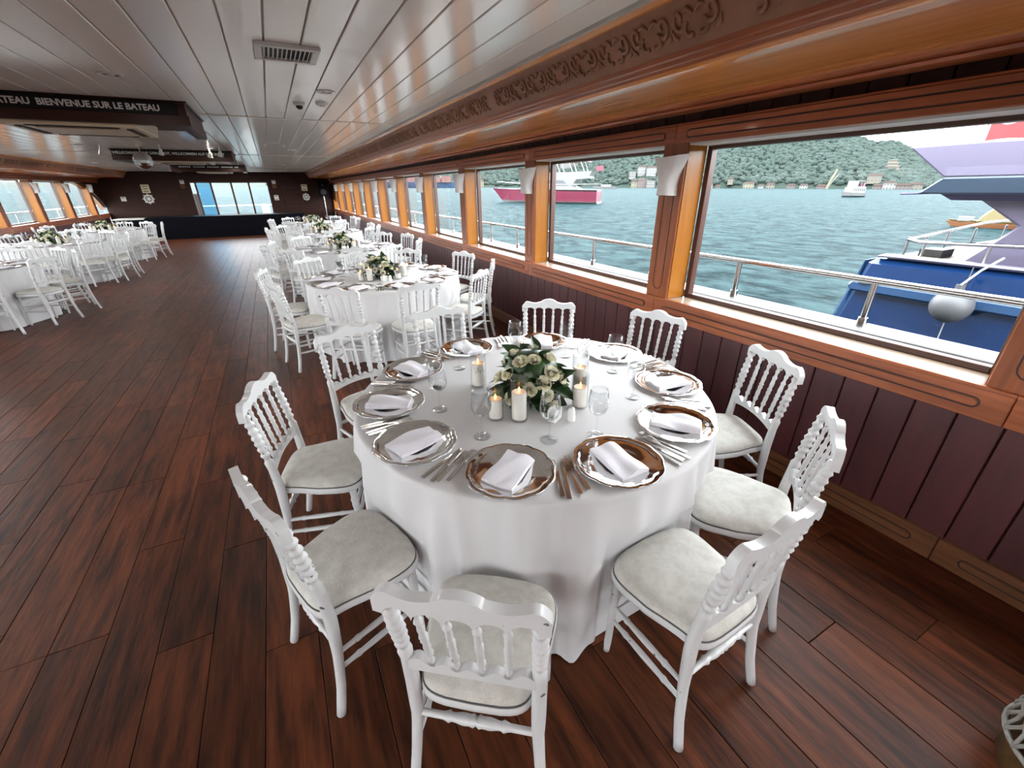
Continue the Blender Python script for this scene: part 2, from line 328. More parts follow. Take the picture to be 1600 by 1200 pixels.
def side(s, XW, dz, posts, wy0, wy1, nm):
    """s=+1: right-hand wall (outside is +X); s=-1: left-hand wall"""
    X = lambda d: XW+s*d                      # d>0 goes outward
    zs, zt = .912+dz, 1.962+dz
    wall = struct(MB().box(*sorted((X(.03), X(.12))), YB, YF, 0, zs-.04).build('wall_'+nm, 'dark'))
    MB().box(*sorted((X(.03), X(.26))), YB, YF, zt+.01, ZC+.02).build('upper_wall', 'dark', wall)
    # boards below the windows and in the strip over the header
    bme = MB().box(*sorted((X(.006), X(.032))), .003, .151, .12, .78+dz).mesh('wainscot_board', 'maroon', bevel=.003)
    bme2 = MB().box(*sorted((X(.012), X(.032))), .003, .151, 2.06+dz, 2.26).mesh('frieze_board', 'dark', bevel=.003)
    y = .384-.154*23
    while y < YF-.15:
        link('wainscot_board', bme, wall, (0, y, 0)); link('frieze_board', bme2, wall, (0, y, 0)); y += .154
    # skirting, rail under the sill and header rail in bays with a rounded routed groove
    edges = [YB]+[p for p in posts if YB < p < YF]+[YF]
    bb = struct(empty('baseboard_'+nm)); rl = struct(empty('trim_1' if s > 0 else 'trim_3')); hd = struct(empty('trim_2' if s > 0 else 'trim_4'))
    for a, b in zip(edges[:-1], edges[1:]):
        for par, z0, z1, d0, mname, pn in ((bb, 0, .135, -.016, 'base', 'skirting_board'), (rl, .765+dz, .905+dz, -.022, 'mahog', 'rail_board'), (hd, 1.962+dz, 2.070+dz, -.022, 'mahog', 'header_board')):
            o = MB().box(*sorted((X(d0), X(.03))), a+.0015, b-.0015, z0, z1).build(pn, mname, par, bevel=.003)
            if b-a > .5:
                zc = (z0+z1)/2; g = MB()
                ring(capsule(a+.09, b-.09, zc-.026, zc+.026), capsule(a+.097, b-.097, zc-.019, zc+.019), X(d0-.0012), X(d0+.004), g)
                g.build('routed_groove', 'groove', o)
                MB().prism(capsule(a+.10, b-.10, zc-.016, zc+.016), lambda y, z: (X(d0-.006), y, z), lambda y, z: (X(d0+.004), y, z)).build('raised_bead', mname, o)
        MB().box(*sorted((X(-.03), X(-.0))), a, b, zs-.012, zs+.004).build('rail_nosing', 'mahog', rl, bevel=.003)
        MB().box(*sorted((X(-.016), X(.0))), a, b, 2.070+dz, 2.083+dz).build('header_bead', 'mahog', hd, bevel=.004)
    # posts between the windows
    for p in posts:
        if not YB < p < YF: continue
        po = MB().box(*sorted((X(-.012), X(.168))), p-.104, p+.104, zs, zt+.004).build('window_post', 'mahogv', wall, bevel=.004)
        for sy in (-1, 1):
            MB().box(*sorted((X(.004), X(.174))), p+sy*.104-(.006 if sy < 0 else 0), p+sy*.104+(.006 if sy > 0 else 0), zs+.002, zt).build('jamb_lining', 'jamb', po)
        g = MB(); ring(capsule(zs+.06, zt-.06, -.046, .046), capsule(zs+.066, zt-.066, -.040, .040), X(-.0135), X(-.010), g)
        g.v = [(v[0], p+v[2], v[1]) for v in g.v]; g.build('routed_groove', 'groove', po)
    # glazed bays
    n = 0
    for a, b in zip(posts[:-1], posts[1:]):
        a_, b_ = a+.11, b-.11
        if a_ < YB+.02: continue
        if b_ > YF: continue
        n += 1
        win = struct(empty('window_%d' % (n+(0 if s > 0 else 20))))
        MB().box(*sorted((X(-.002), X(.235))), a_, b_, zs-.03, zs).build('window_sill', 'sill', win, bevel=.003)
        fr = MB()
        for (q0, q1, z0, z1) in ((a_, a_+.04, zs, zt), (b_-.04, b_, zs, zt), (a_+.04, b_-.04, zs, zs+.03), (a_+.04, b_-.04, zt-.035, zt)):
            fr.box(*sorted((X(.18), X(.235))), q0, q1, z0, z1)
        fr.build('window_frame', 'frame', win, bevel=.003)
        MB().box(*sorted((X(.0), X(.18))), a_, b_, zt-.012, zt+.006).build('head_lining', 'plast', win)
        MB().box(*sorted((X(.205), X(.211))), a_+.03, b_-.03, zs+.02, zt-.02).build('window_pane', 'pane', win)
    # cornice: moulding at the wall, varnished soffit, carved frieze up to the ceiling
    E = -1 if s < 0 else 1
    def sec(pts): return [(X(d), z) for d, z in pts]
    tr = struct(empty('trim_5' if s > 0 else 'trim_6'))
    MB().sweep(sec([(.02, 2.135), (-.085, 2.138), (-.095, 2.150), (-.090, 2.158), (-.118, 2.162), (-.135, 2.175), (-.135, 2.20), (.02, 2.20)]), YB, YF).build('wall_moulding', 'mahog', tr)
    for a, b in zip(edges[:-1:2], edges[2::2]):
        pts = [(-.130, 2.173), (-.16, 2.169), (-.40, 2.168), (-.70, 2.169), (-.765, 2.1695), (-.780, 2.172), (-.790, 2.178), (-.796, 2.188), (-.797, 2.215), (-.13, 2.215)]
        MB().sweep(sec(pts), a+.001, b-.001).build('soffit_panel', 'soffit', tr, smooth=True)
    MB().sweep(sec([(-.78, 2.205), (-.812, 2.180), (-.822, 2.190), (-.835, 2.192), (-.845, 2.206), (-.862, 2.210), (-.872, 2.226), (-.78, 2.24)]), YB, YF).build('lower_moulding', 'mahog', tr)
    MB().sweep(sec([(-.80, 2.215), (-.868, 2.222), (-.965, 2.385), (-.80, 2.385)]), YB, YF).build('frieze_board', 'frieze', tr)
    MB().sweep(sec([(-.94, 2.375), (-.975, 2.377), (-.992, 2.395), (-.985, ZC+.005), (-.90, ZC+.005)]), YB, YF).build('crown_moulding', 'soffit', tr)
    ang = math.atan2(.097, .163)
    y = -.6; i = 0
    while y < YF-.1:
        i += 1
        if abs(((y-P0) % PITCH) - PITCH/2) > .07:
            o = link('carved_scroll', scroll_me, tr, (X(-.921), y, 2.3005)); o.rotation_euler = (0, -s*ang if s > 0 else ang, 0); o.scale = (1, 1 if i % 2 else -1, 1.25)
        y += .122
    # side deck, bulwark and stainless rail outside
    dk = struct(MB().box(*sorted((X(.12), X(.66))), YB, YF+4, -.1, -.02).build('side_deck', 'deck'))
    bu = MB(); low = 0 if s > 0 else -.14
    bu.box(*sorted((X(.64), X(.74))), YB-2, YF+4, -1.8, .80+dz+low).box(*sorted((X(.62), X(.86))), YB-2, YF+4, .785+dz+low, .848+dz+low)
    struct(bu.build('bulwark', 'gun', bevel=.006))
    rail = thing('deck_rail', 'polished steel handrail on posts outside the %s windows' % ('large right' if s > 0 else 'left'), 'railing')
    MB().tube([(X(.745), YB-1, 1.142+dz), (X(.745), YF+4, 1.142+dz)], .021, 12).build('handrail', 'rail', rail, smooth=True)
    pm = MB().tube([(0, 0, .846), (0, 0, .905), (0, 0, .906), (0, 0, 1.13)], [.032, .027, .019, .019], 12).mesh('rail_post', 'rail', smooth=True)
    y = 1.306-.955*3
    while y < YF+3.5: link('rail_post', pm, rail, (X(.745), y, dz)); y += .955
    return wall
postsR = [P0+PITCH*k for k in range(-2, 12)]
wallR = side(1, XR, 0, postsR, 0, 0, 'right')
postsL = [21.36-2.15*k for k in range(-1, 13)][::-1]
wallL = side(-1, XL, .055, postsL, 0, 0, 'left')

# arched corner panels that round off the last bays beside the end wall
for s, XW, dz, y0, y1 in ((1, XR, 0, 20.6, YF), (-1, XL, .055, 20.1, YF)):
    poly = [(y0, 1.98+dz)]
    for k in range(11):
        t = k/10; poly.append((y0+(y1-y0)*t, 1.96+dz-.92*t**1.9))
    poly.append((y1, 1.98+dz))
    o = MB().prism(poly, lambda y, z: (XW+s*.06, y, z), lambda y, z: (XW+s*.19, y, z)).build('arch_panel', 'jamb', wallR if s > 0 else wallL)
    poly2 = [(y, z+.07) for y, z in poly[1:-1]]+[(y1, 2.1+dz), (y0, 2.1+dz)]
    MB().prism(poly2, lambda y, z: (XW-s*.016, y, z), lambda y, z: (XW+s*.05, y, z)).build('arch_facing', 'dark', wallR if s > 0 else wallL)

# rear end of the saloon behind the photographer, opening added for front fill light
wb = struct(MB().box(-2.9, XR, YB-.1, YB, 0, ZC).build('wall_back', 'mahogv'))
MB().box(XL, -4.4, YB-.1, YB, 0, ZC).build('wall_panel', 'mahogv', wb); MB().box(-4.4, -2.9, YB-.1, YB, 2.1, ZC).build('wall_panel', 'mahogv', wb)

# ------------------------------------------------------------------ end wall with glazed doors
wf = struct(empty('wall_front'))
KY = YF/22.0
DX0, DX1, DZ0, DZ1 = -2.70*KY, .03*KY, .74, 2.05
for nm, x0, x1, z0, z1 in (('wall_panel', XL, DX0, 0, ZC+.02), ('wall_panel', DX1, XR, 0, ZC+.02), ('wall_panel', DX0, DX1, DZ1, ZC+.02), ('wall_panel', DX0, DX1, 0, DZ0)):
    MB().box(x0, x1, YF, YF+.12, z0, z1).build(nm, 'dark', wf)
door = struct(empty('door_1'))
mull = [DX0, -2.50*KY, -1.99*KY, -1.29*KY, -.67*KY, DX1]
for x in mull: MB().box(x-.035, x+.035, YF+.01, YF+.09, DZ0, DZ1).build('door_stile', 'frame', door, bevel=.004)
MB().box(DX0, DX1, YF+.01, YF+.09, DZ1-.05, DZ1).build('door_head', 'frame', door)
for i, (a, b) in enumerate(zip(mull[:-1], mull[1:])): MB().box(a+.03, b-.03, YF+.04, YF+.046, DZ0, DZ1-.04).build('door_pane', 'tint' if i == 1 else 'pane', door)
# bow deck and its rail beyond the doors
struct(MB().box(XL, XR, YF+.12, YF+4.5, -.3, -.1).build('bow_deck', 'deck'))
br = thing('bow_rail', 'thin steel railing on the open deck beyond the glazed end doors', 'railing')
MB().tube([(-5.2, YF+3.6, 1.05), (2.2, YF+3.6, 1.05)], .02, 8).build('handrail', 'rail', br, smooth=True)
for x in (-4.4, -3.4, -2.35, -1.3, -.2, .8): MB().tube([(x, YF+3.6, -.1), (x, YF+3.6, 1.05)], .018, 8).build('rail_post', 'rail', br, smooth=True)
o = MB().box(-.42, -.12, YF+1.0, YF+1.3, -.1, 1.08).box(-.45, -.09, YF+.97, YF+1.33, 1.08, 1.12).build('deck_locker', 'deck', bevel=.01)
tag(o, 'grey upright locker on the open deck behind the glazed end doors', 'locker')
o = MB().box(-3.05, -2.62, YF+.6, YF+.9, -.1, 1.55).box(-3.07, -2.60, YF+.58, YF+.92, 1.55, 1.62).build('deck_cabinet', 'gun', bevel=.01)
tag(o, 'tall pale cabinet on the open deck at the left edge of the end doors', 'cabinet')

# carved panels, notices and instruments on the end wall
def carved_panel(cx, label):
    t = thing('carved_panel', label, 'wall panel', (cx*KY, YF-.001, 1.43), 0, 'carved panels on the end wall')
    MB().box(-.34, .34, -.02, 0, -.36, .36).build('backing', 'dark', t, bevel=.004)
    f = MB(); f.box(-.36, .36, -.03, 0, -.38, -.35).box(-.36, .36, -.03, 0, .35, .38).box(-.36, -.33, -.03, 0, -.35, .35).box(.33, .36, -.03, 0, -.35, .35); f.build('border', 'mahogd', t)
    for i in range(5):
        for j in range(3): MB().tube([(-.24+.12*i+.03*math.cos(a*PI/6), -.022, -.2+.2*j+.03*math.sin(a*PI/6)) for a in range(11)], .006, 4).build('scroll', 'mahogd', t)
carved_panel(-3.48, 'dark carved wood panel on the end wall left of the glazed doors')
carved_panel(.92, 'dark carved wood panel on the end wall right of the glazed doors')
def notice(x, z, w, h, m, label, n=0):
    t = thing('wall_notice', label, 'notice', (x*KY, YF-.001, 1.7+(z-1.7)*KY), 0, 'notices on the end wall')
    MB().box(-w/2, w/2, -.012, 0, -h/2, h/2).build('board', m, t, bevel=.002)
    for i in range(n): MB().box(-w*.32, w*.32, -.014, -.012, h*(.30-.6*i/max(1, n-1))-.012, h*(.30-.6*i/max(1, n-1))+.012).build('print', 'groove', t)
notice(-4.11, 1.80, .26, .30, 'cream', 'cream notice high on the end wall at far left', 3)
notice(1.40, 1.80, .24, .26, 'cream', 'cream notice high on the end wall at right near the windows', 2)
notice(-2.91, 2.03, .14, .14, 'plast', 'small white pictogram sign left of the glazed doors', 1)
notice(.263, 2.02, .14, .14, 'plast', 'small white pictogram sign right of the glazed doors', 1)
notice(.243, 1.42, .17, .2, 'plast', 'white framed notice low beside the right edge of the glazed doors', 2)
notice(-4.87, 1.46, .16, .16, 'plast', 'small square white plate on the dark end wall near the left windows', 1)
def ships_wheel(x, z, r, m, label):
    t = thing('wheel_plaque', label, 'plaque', (x*KY, YF-.02, 1.7+(z-1.7)*KY), 0)
    MB().tube([(r*.68*math.cos(a*PI/10), 0, r*.68*math.sin(a*PI/10)) for a in range(21)], r*.14, 6, False).build('rim', m, t, smooth=True)
    MB().tube([(0, -.012, 0), (0, .012, 0)], r*.25, 12).build('hub', m, t)
    for k in range(8): MB().tube([(0, 0, 0), (r*math.cos(k*PI/4), 0, r*math.sin(k*PI/4))], [r*.08, r*.06], 5).build('spoke', m, t)
ships_wheel(-4.11, 1.45, .2, 'plast', 'white ship wheel plaque on the end wall under the left cream notice')
ships_wheel(1.408, 1.43, .17, 'plast', 'white ship wheel plaque on the end wall under the right cream notice')
ships_wheel(-2.916, 1.875, .1, 'rusty', 'small red brown round plaque left of the glazed doors')
ships_wheel(.255, 1.86, .1, 'rusty', 'small red brown round plaque right of the glazed doors')
# low black clothed stage front and the white topped bench at its left
tag(MB().box(-4.35, 1.15, 21.42, YF-.02, 0, .80).build('stage_counter', 'black', bevel=.01), 'long low black covered counter along the end wall under the doors', 'counter')
t = thing('side_bench', 'dark bench with a pale top at the left end of the black counter', 'bench', (-4.85, 21.9, 0))
MB().box(-.44, .44, -.42, .42, 0, .74).build('body', 'black', t); MB().box(-.47, .47, -.45, .45, .74, .78).build('top', 'plast', t, bevel=.006)
t = thing('loudspeaker', 'black loudspeaker on a stand in the right corner of the end wall', 'speaker', (2.12, 21.9, 0))
MB().box(-.19, .19, -.17, .17, 1.45, 2.05).build('cabinet', 'black', t, bevel=.015); MB().tube([(0, 0, .5), (0, 0, 1.45)], .02, 8).build('pole', 'rail', t)
for k in range(3): MB().tube([(0, 0, .55), (.3*math.cos(k*2.09), .3*math.sin(k*2.09), .02)], .012, 6).build('leg', 'rail', t)
MB().tube([(0, -.172, 1.62), (0, -.18, 1.62)], .12, 16).build('cone', 'dk', t); MB().tube([(0, -.172, 1.9), (0, -.18, 1.9)], .05, 12).build('tweeter', 'dk', t)

# ------------------------------------------------------------------ ceiling fittings
def vent(x, y, label):
    t = thing('ceiling_vent', label, 'air vent', (x, y, ZC), 0, 'ceiling vents')
    f = MB(); h = .165; i = .125
    f.box(-h, h, -h, -i, -.018, 0).box(-h, h, i, h, -.018, 0).box(-h, -i, -i, i, -.018, 0).box(i, h, -i, i, -.018, 0); f.build('frame', 'plast', t, bevel=.003)
    MB().box(-i, i, -i, i, -.003, 0).build('duct', 'dk', t)
    for k in range(11): MB().prism([(-.007, -.016), (-.005, -.016), (.007, -.002), (.005, -.002)], lambda a, b: (-.114+.0228*k+a, -i, b), lambda a, b: (-.114+.0228*k+a, i, b)).build('slat', 'plast', t)
vent(.25, 3.2, 'square white slatted air vent in the ceiling nearest the camera')
vent(.25, 9.15, 'slatted white air vent in the second ceiling section')
def spot(x, y, label):
    t = thing('downlight', label, 'ceiling light', (x, y, ZC), 0, 'recessed ceiling downlights')
    MB().lathe([(.075, 0), (.075, -.006), (.062, -.011), (.052, -.008), (.05, 0)], seg=20, caps=False).build('trim_ring', 'plast', t, smooth=True)
    MB().lathe([(.001, -.004), (.05, -.004), (.05, -.001), (.001, -.001)], seg=16).build('reflector', 'rail', t)
    MB().lathe([(.002, -.012), (.02, -.010), (.024, -.004)], seg=12, caps=True).build('bulb', 'plast', t, smooth=True)
    ld = D.lights.new('downlight_lamp', 'AREA'); ld.shape = 'DISK'; ld.size = .12; ld.energy = LAMP_W; ld.color = (1, .96, .90)
    lo = D.objects.new('downlight_lamp', ld); COL.objects.link(lo); lo.parent = t; lo.location = (0, 0, -.016)
for j, sec_ in enumerate(('first', 'second', 'third', 'fourth')):
    for x, nm in ((.56, 'window side'), (-.77, 'centre aisle'), (-2.6, 'left aisle'), (-3.9, 'far left')):
        if j == 0 and nm == 'far left': pass
        spot(x, 4.24+5.98*j if j < 3 else 21.2, 'round recessed downlight in the %s ceiling section, %s' % (sec_, nm))
for x in (-3.4, -1.3, 1.0): spot(x, -1.4, 'round recessed downlight behind the camera, %s' % {-3.4: 'left side', -1.3: 'middle', 1.0: 'window side'}[x])
def dome(x, y, kind):
    t = thing('security_camera' if kind else 'smoke_detector', 'black domed security camera on the white ceiling before the joint strip' if kind else 'white oval smoke detector beside the black dome camera', 'camera' if kind else 'detector', (x, y, ZC))
    MB().lathe([(.05, 0), (.05, -.014), (.038, -.026), (.001, -.027)], seg=20).build('base', 'plast', t, smooth=True)
    MB().lathe([(.03, -.02), (.028, -.04), (.016, -.052), (.001, -.055)] if kind else [(.022, -.02), (.02, -.034), (.001, -.036)], seg=16).build('dome' if kind else 'sensor', 'dk' if kind else 'plast', t, smooth=True)
dome(.40, 4.83, 1); dome(.58, 4.75, 0)
def text_mesh(body, size, m, ext=.002, bold=.030):
    c = D.curves.new('lettering', 'FONT'); c.body = body; c.size = size; c.extrude = ext; c.offset = size*bold; c.align_x = 'RIGHT'; c.resolution_u = 3
    o = D.objects.new('tmp', c); COL.objects.link(o); dg = bpy.context.evaluated_depsgraph_get(); me = D.meshes.new_from_object(o.evaluated_get(dg)); D.objects.remove(o); D.curves.remove(c)
    me.materials.clear(); me.materials.append(M[m]); return me
def coffer(y, depth, body, tx, size, label):
    x0, x1 = -2.36, -.5
    t = thing('ceiling_sign_box', label, 'sign', (0, y, 0), 0, 'sign boxes hung under the ceiling')
    MB().box(x0, x1, .0, depth, 2.30, ZC).build('box', 'mahogd', t)
    MB().box(x0-.02, x1+.02, -.012, depth, 2.395, ZC).build('top_moulding', 'mahogd', t, bevel=.004)
    MB().box(x0+.05, x1-.06, -.018, .0, 2.305, 2.392).build('sign_panel', 'sign', t)
    MB().sweep([(0, 0)]*0 or [(x0-.01, 2.225), (x1+.01, 2.225), (x1+.01, 2.30), (x0-.01, 2.30)], -.01, .09).build('front_moulding', 'mahogd', t)
    MB().box(x1-.09, x1+.01, .09, depth, 2.225, 2.30).build('side_moulding', 'mahogd', t); MB().box(x0-.01, x0+.09, .09, depth, 2.225, 2.30).build('side_moulding', 'mahogd', t)
    if body:
        o = link('lettering', text_mesh(body, size, 'letter'), t, (tx, -.021, 2.327), (PI/2, 0, 0))
    else:
        o = MB()
        for k in range(30):
            if k % 7 != 6: o.box(x0+.2+.05*k, x0+.235+.05*k, -.020, -.018, 2.335, 2.36)
        o.build('lettering', 'letter', t)
    return t
coffer(5.19, 1.25, 'BIENVENUE SUR LE BATEAU  BIENVENUE SUR LE BATEAU', -.68, .0625, 'black ceiling sign box nearest the camera reading BIENVENUE SUR LE BATEAU')
coffer(10.95, 1.25, 'WILLKOMMEN AUF DEM BOOT, WILLKOMMEN AUF DEM BOOT', -.62, .060, 'black ceiling sign box in the middle reading WILLKOMMEN AUF DEM BOOT')
coffer(16.6, 1.25, None, 0, 0, 'farthest black ceiling sign box with tiny unreadable lettering')
def cassette(y, label):
    t = thing('ceiling_air_conditioner', label, 'air conditioner', (-1.33, y, 2.2), 0, 'cassette air conditioners under the sign boxes')
    h = .44; MB().prism([(-h, -h), (h, -h), (h, h), (-h, h)], lambda a, b: (a, b, .0), lambda a, b: (a*1.04, b*1.04, .1)).build('housing', 'cream', t, bevel=.008)
    for a in range(4):
        c, s_ = math.cos(a*PI/2), math.sin(a*PI/2); o = MB().box(-.3, .3, .335, .385, -.006, .02).build('air_slot', 'dk', t); o.rotation_euler = (0, 0, a*PI/2)
        o = MB().box(-.28, .28, .345, .375, -.010, -.004).build('louvre', 'cream', t); o.rotation_euler = (.25, 0, a*PI/2)
    MB().box(-.27, .27, -.27, .27, -.008, .0).build('intake_grille', 'cream', t, bevel=.01)
cassette(5.68, 'cream cassette air conditioner under the nearest sign box')
cassette(11.45, 'cream cassette air conditioner under the middle sign box')
cassette(17.1, 'cream cassette air conditioner under the farthest sign box')
t = thing('mirror_ball', 'small round mirror ball hanging before the middle sign box', 'mirror ball', (-1.70, 9.6, 2.16))
MB().lathe([(.001, -.13)]+[(.13*math.sin(PI*k/10), -.13*math.cos(PI*k/10)) for k in range(1, 10)]+[(.001, .13)], seg=18).build('ball', 'rail', t)
MB().tube([(0, 0, .12), (0, 0, .25)], .006, 6).build('hanger', 'plast', t); MB().lathe([(.05, .20), (.05, .25)], seg=12).build('motor', 'cream', t)
sp = None
for x, y, lb in ((-2.25, 9.9, 'leftmost'), (-1.45, 9.75, 'second'), (-.80, 10.2, 'third'), (-.62, 9.9, 'rightmost')):
    t = thing('stage_spotlight', 'small white cone spotlight by the middle sign box, %s of four' % lb, 'spotlight', (x, y, 2.41), 0, 'white stage spotlights')
    o = MB().lathe([(.018, .04), (.021, .024), (.042, -.048), (.038, -.048), (.017, .024)], seg=14).build('shade', 'plast', t, smooth=True); o.location = (0, 0, -.11); o.rotation_euler = (.25, .2, 0)
    MB().tube([(0, 0, 0), (0, 0, -.08)], .01, 6).build('bracket', 'plast', t)

# ------------------------------------------------------------------ wall sconces
def sconce_mesh():
    b = MB(); nu, nv = 10, 8
    for sh in (0, .004):
        for i in range(nu+1):
            for j in range(nv+1):
                u = -1+2*i/nu; v = j/nv
                hw = .060+.036*abs(2*v-.62)**1.7+.020*v; y = u*hw
                dep = (.10+.02*v)*(1-u*u)**.5 if abs(u) < 1 else 0
                b.v.append((-dep+(sh if abs(u) < 1 else 0), y*(1-sh*2), v*.235+.018*u*u*(1 if v > .5 else -.3)*abs(2*v-1)))
    N = (nu+1)*(nv+1)
    for i in range(nu):
        for j in range(nv):
            a = i*(nv+1)+j
            b.f.append((a, a+1, a+nv+2, a+nv+1)); b.f.append((N+a, N+a+nv+1, N+a+nv+2, N+a+1))
    return b.mesh('sconce_shade', 'shade', smooth=True)
scm = sconce_mesh()
def sconce(x, y, z, s, label):
    t = thing('wall_sconce', label, 'wall lamp', (x, y, z), 0 if s > 0 else PI, 'flared white wall sconces on the window posts')
    link('shade', scm, t); MB().box(-.03, .0, -.05, .05, .03, .20).build('back_plate', 'groove', t, bevel=.006)
ordn = ['first', 'second', 'third', 'fourth', 'fifth', 'sixth', 'seventh', 'eighth', 'ninth', 'tenth', 'eleventh']
i = 0
for p in postsR:
    if 1 < p < 21.5: sconce(XR-.012, p, 1.645, 1, 'flared white sconce on the %s window post of the right wall from the camera' % ordn[i]); i += 1
i = 0
for p in reversed(postsL):
    if 12 < p < 22: sconce(XL+.012, p, 1.70, -1, 'flared white sconce on the %s left wall window post from the end wall' % ordn[i]); i += 1

# ------------------------------------------------------------------ chairs
def turned(p0, p1, base, beads, seg=9, n=26, amp=1.0):
    pts = []; rr = []
    for i in range(n+1):
        t = i/n; pts.append(tuple(p0[k]+(p1[k]-p0[k])*t for k in range(3)))
        r = base
        for (c, wd, h) in beads: r += h*amp*math.exp(-((t-c)/wd)**2)
        rr.append(r)
    return pts, rr
def seat_outline(sc=1.0, n=44):
    pts = []
    for k in range(n):
        a = 2*PI*k/n; c, s_ = math.cos(a), math.sin(a)
        e = .42; px = math.copysign(abs(c)**e, c); py = math.copysign(abs(s_)**e, s_)
        y = -.015+py*.185
        hw = .212-.040*(py+1)/2-.018*math.exp(-((py-.55)/.35)**2)
        yy = y-(.018*(1-px*px) if py < 0 else -.006*(1-px*px))*abs(py)
        pts.append((px*hw*sc, -.015+(yy+.015)*sc))
    return pts
def rear_y(z):   # profile of the sabre rear legs
    ks = [(0, .205), (.12, .178), (.28, .156), (.44, .150), (.56, .158), (.70, .178), (.90, .212)]
    for (a, b), (c, d) in zip(ks[:-1], ks[1:]):
        if z <= c: return b+(d-b)*(z-a)/(c-a)
    return ks[-1][1]
UP = [-.181, -.109, -.036, .036, .109, .181]
def chair_parts():
    P = []
    bow = lambda x: .014*(1-(x/.2)**2)
    def top(x):
        ax = abs(x)
        if ax < .058: return .894+.020*math.cos(ax/.058*PI/2)**.7
        if ax < .165: return .893-.010*math.sin((ax-.058)/.107*PI)
        return .893-.034*((ax-.165)/.043)**2.2
    def bot(x):
        for a, b in zip(UP[:-1], UP[1:]):
            if a <= x <= b: return .818+.030*math.sqrt(max(0, 1-((x-(a+b)/2)/((b-a)/2))**2))
        return .818
    xs = sorted(set([round(-.207+.414*i/60, 4) for i in range(61)]+UP+[-.0585, -.0575, .0575, .0585]))
    P.append(('top_rail', MB().strip(xs, top, bot, rear_y(.87)-.013, rear_y(.87)+.015, bow).mesh('top_rail', 'white', True, 0)))
    LO = [-.176, -.102, -.034, .034, .102, .176]
    def top2(x):
        for a, b in zip(LO[:-1], LO[1:]):
            if a <= x <= b: return .578+.010*math.cos((x-(a+b)/2)/((b-a)/2)*PI)
        return .57
    bot2 = lambda x: .530+.020*(1-(x/.18)**2)
    xs = [-.178+.356*i/40 for i in range(41)]
    P.append(('lower_rail', MB().strip(xs, top2, bot2, rear_y(.56)-.012, rear_y(.56)+.012, bow).mesh('lower_rail', 'white', True)))
    beads = [(.06, .03, .004), (.20, .03, .006), (.33, .09, .0045), (.46, .025, .006), (.53, .025, .006), (.66, .09, .0045), (.80, .03, .006), (.94, .03, .004)]
    for a, b in zip(LO[1:-1], UP[1:-1]):
        p, r = turned((a, rear_y(.575)+bow(a), .572), (b, rear_y(.835)+bow(b), .83), .0062, beads, n=30)
        P.append(('spindle', MB().tube(p, r, 8).mesh('spindle', 'white', 'all')))
    for s_ in (-1, 1):
        pts = []; rr = []
        for i in range(17):
            z = .60*i/16; xx = .200-.022*min(1, z/.30)+.001; pts.append((s_*xx, rear_y(z), z)); rr.append(.0165+.0045*math.exp(-((z-.42)/.14)**2)+(.003 if z > .57 else 0))
        n = 44
        for i in range(1, n+1):
            t = i/n; z = .60+.245*t; b = .0125
            for c in (.0, .16, .29, .41, .53, .66, .80, .94): b += .0072*math.exp(-((t-c)/.036)**2)
            b += .003*math.exp(-((t-.47)/.3)**2)
            pts.append((s_*(.179+.003*t), rear_y(z), z)); rr.append(b)
        P.append(('rear_leg', MB().tube(pts, rr, 10).mesh('rear_leg', 'white', 'all')))
        p, r = turned((s_*.182, -.168, 0), (s_*.178, -.160, .42), .0145, [(.99, .08, .006), (.80, .03, .005), (.72, .02, .004), (.42, .02, .002), (.02, .05, -.002)])
        P.append(('front_leg', MB().tube(p, r, 10).mesh('front_leg', 'white', 'all')))
        for z in (.19, .265):
            p, r = turned((s_*.181, -.165, z), (s_*.183, rear_y(z), z), .0085, [(.22, .02, .004), (.5, .22, .003), (.78, .02, .004)])
            P.append(('side_stretcher', MB().tube(p, r, 8).mesh('side_stretcher', 'white', 'all')))
    for z in (.22, .30):
        p, r = turned((-.18, -.165, z), (.18, -.165, z), .0085, [(.25, .02, .004), (.5, .2, .003), (.75, .02, .004)])
        P.append(('front_stretcher', MB().tube(p, r, 8).mesh('front_stretcher', 'white', 'all')))
    p, r = turned((-.182, rear_y(.30), .30), (.182, rear_y(.30), .30), .0105, [(.27, .02, .006), (.40, .07, .006), (.47, .015, .006), (.53, .015, .006), (.60, .07, .006), (.73, .02, .006)], n=40)
    P.append(('back_stretcher', MB().tube(p, r, 9).mesh('back_stretcher', 'white', 'all')))
    b = MB()
    prof = [(1.03, .402), (1.05, .408), (1.05, .424), (1.03, .432), (.90, .432)]
    for sc_, z in prof: b.v += [(x, y, z) for x, y in seat_outline(sc_)]
    n = 44
    for i in range(len(prof)-1):
        for k in range(n): b.f.append((i*n+k, i*n+(k+1) % n, (i+1)*n+(k+1) % n, (i+1)*n+k))
    b.f.append(tuple(reversed(range(n)))); m = (len(prof)-1)*n; b.f.append(tuple(m+k for k in range(n)))
    P.append(('seat_frame', b.mesh('seat_frame', 'white', True)))
    b = MB()
    prof = [(.99, .428), (1.015, .440), (1.0, .456), (.93, .468), (.75, .476), (.45, .481), (.15, .483)]
    for sc_, z in prof: b.v += [(x, y, z) for x, y in seat_outline(sc_)]
    for i in range(len(prof)-1):
        for k in range(n): b.f.append((i*n+k, i*n+(k+1) % n, (i+1)*n+(k+1) % n, (i+1)*n+k))
    b.f.append(tuple(reversed(range(n)))); m = (len(prof)-1)*n; b.f.append(tuple(m+k for k in range(n)))
    P.append(('seat_cushion', b.mesh('seat_cushion', 'velvet', 'all')))
    oc = [(x, y, .4345) for x, y in seat_outline(1.018)]
    P.append(('piping', MB().tube(oc+oc[:1], .0028, 5, False).mesh('piping', 'piping', 'all')))
    return P
CP = chair_parts()
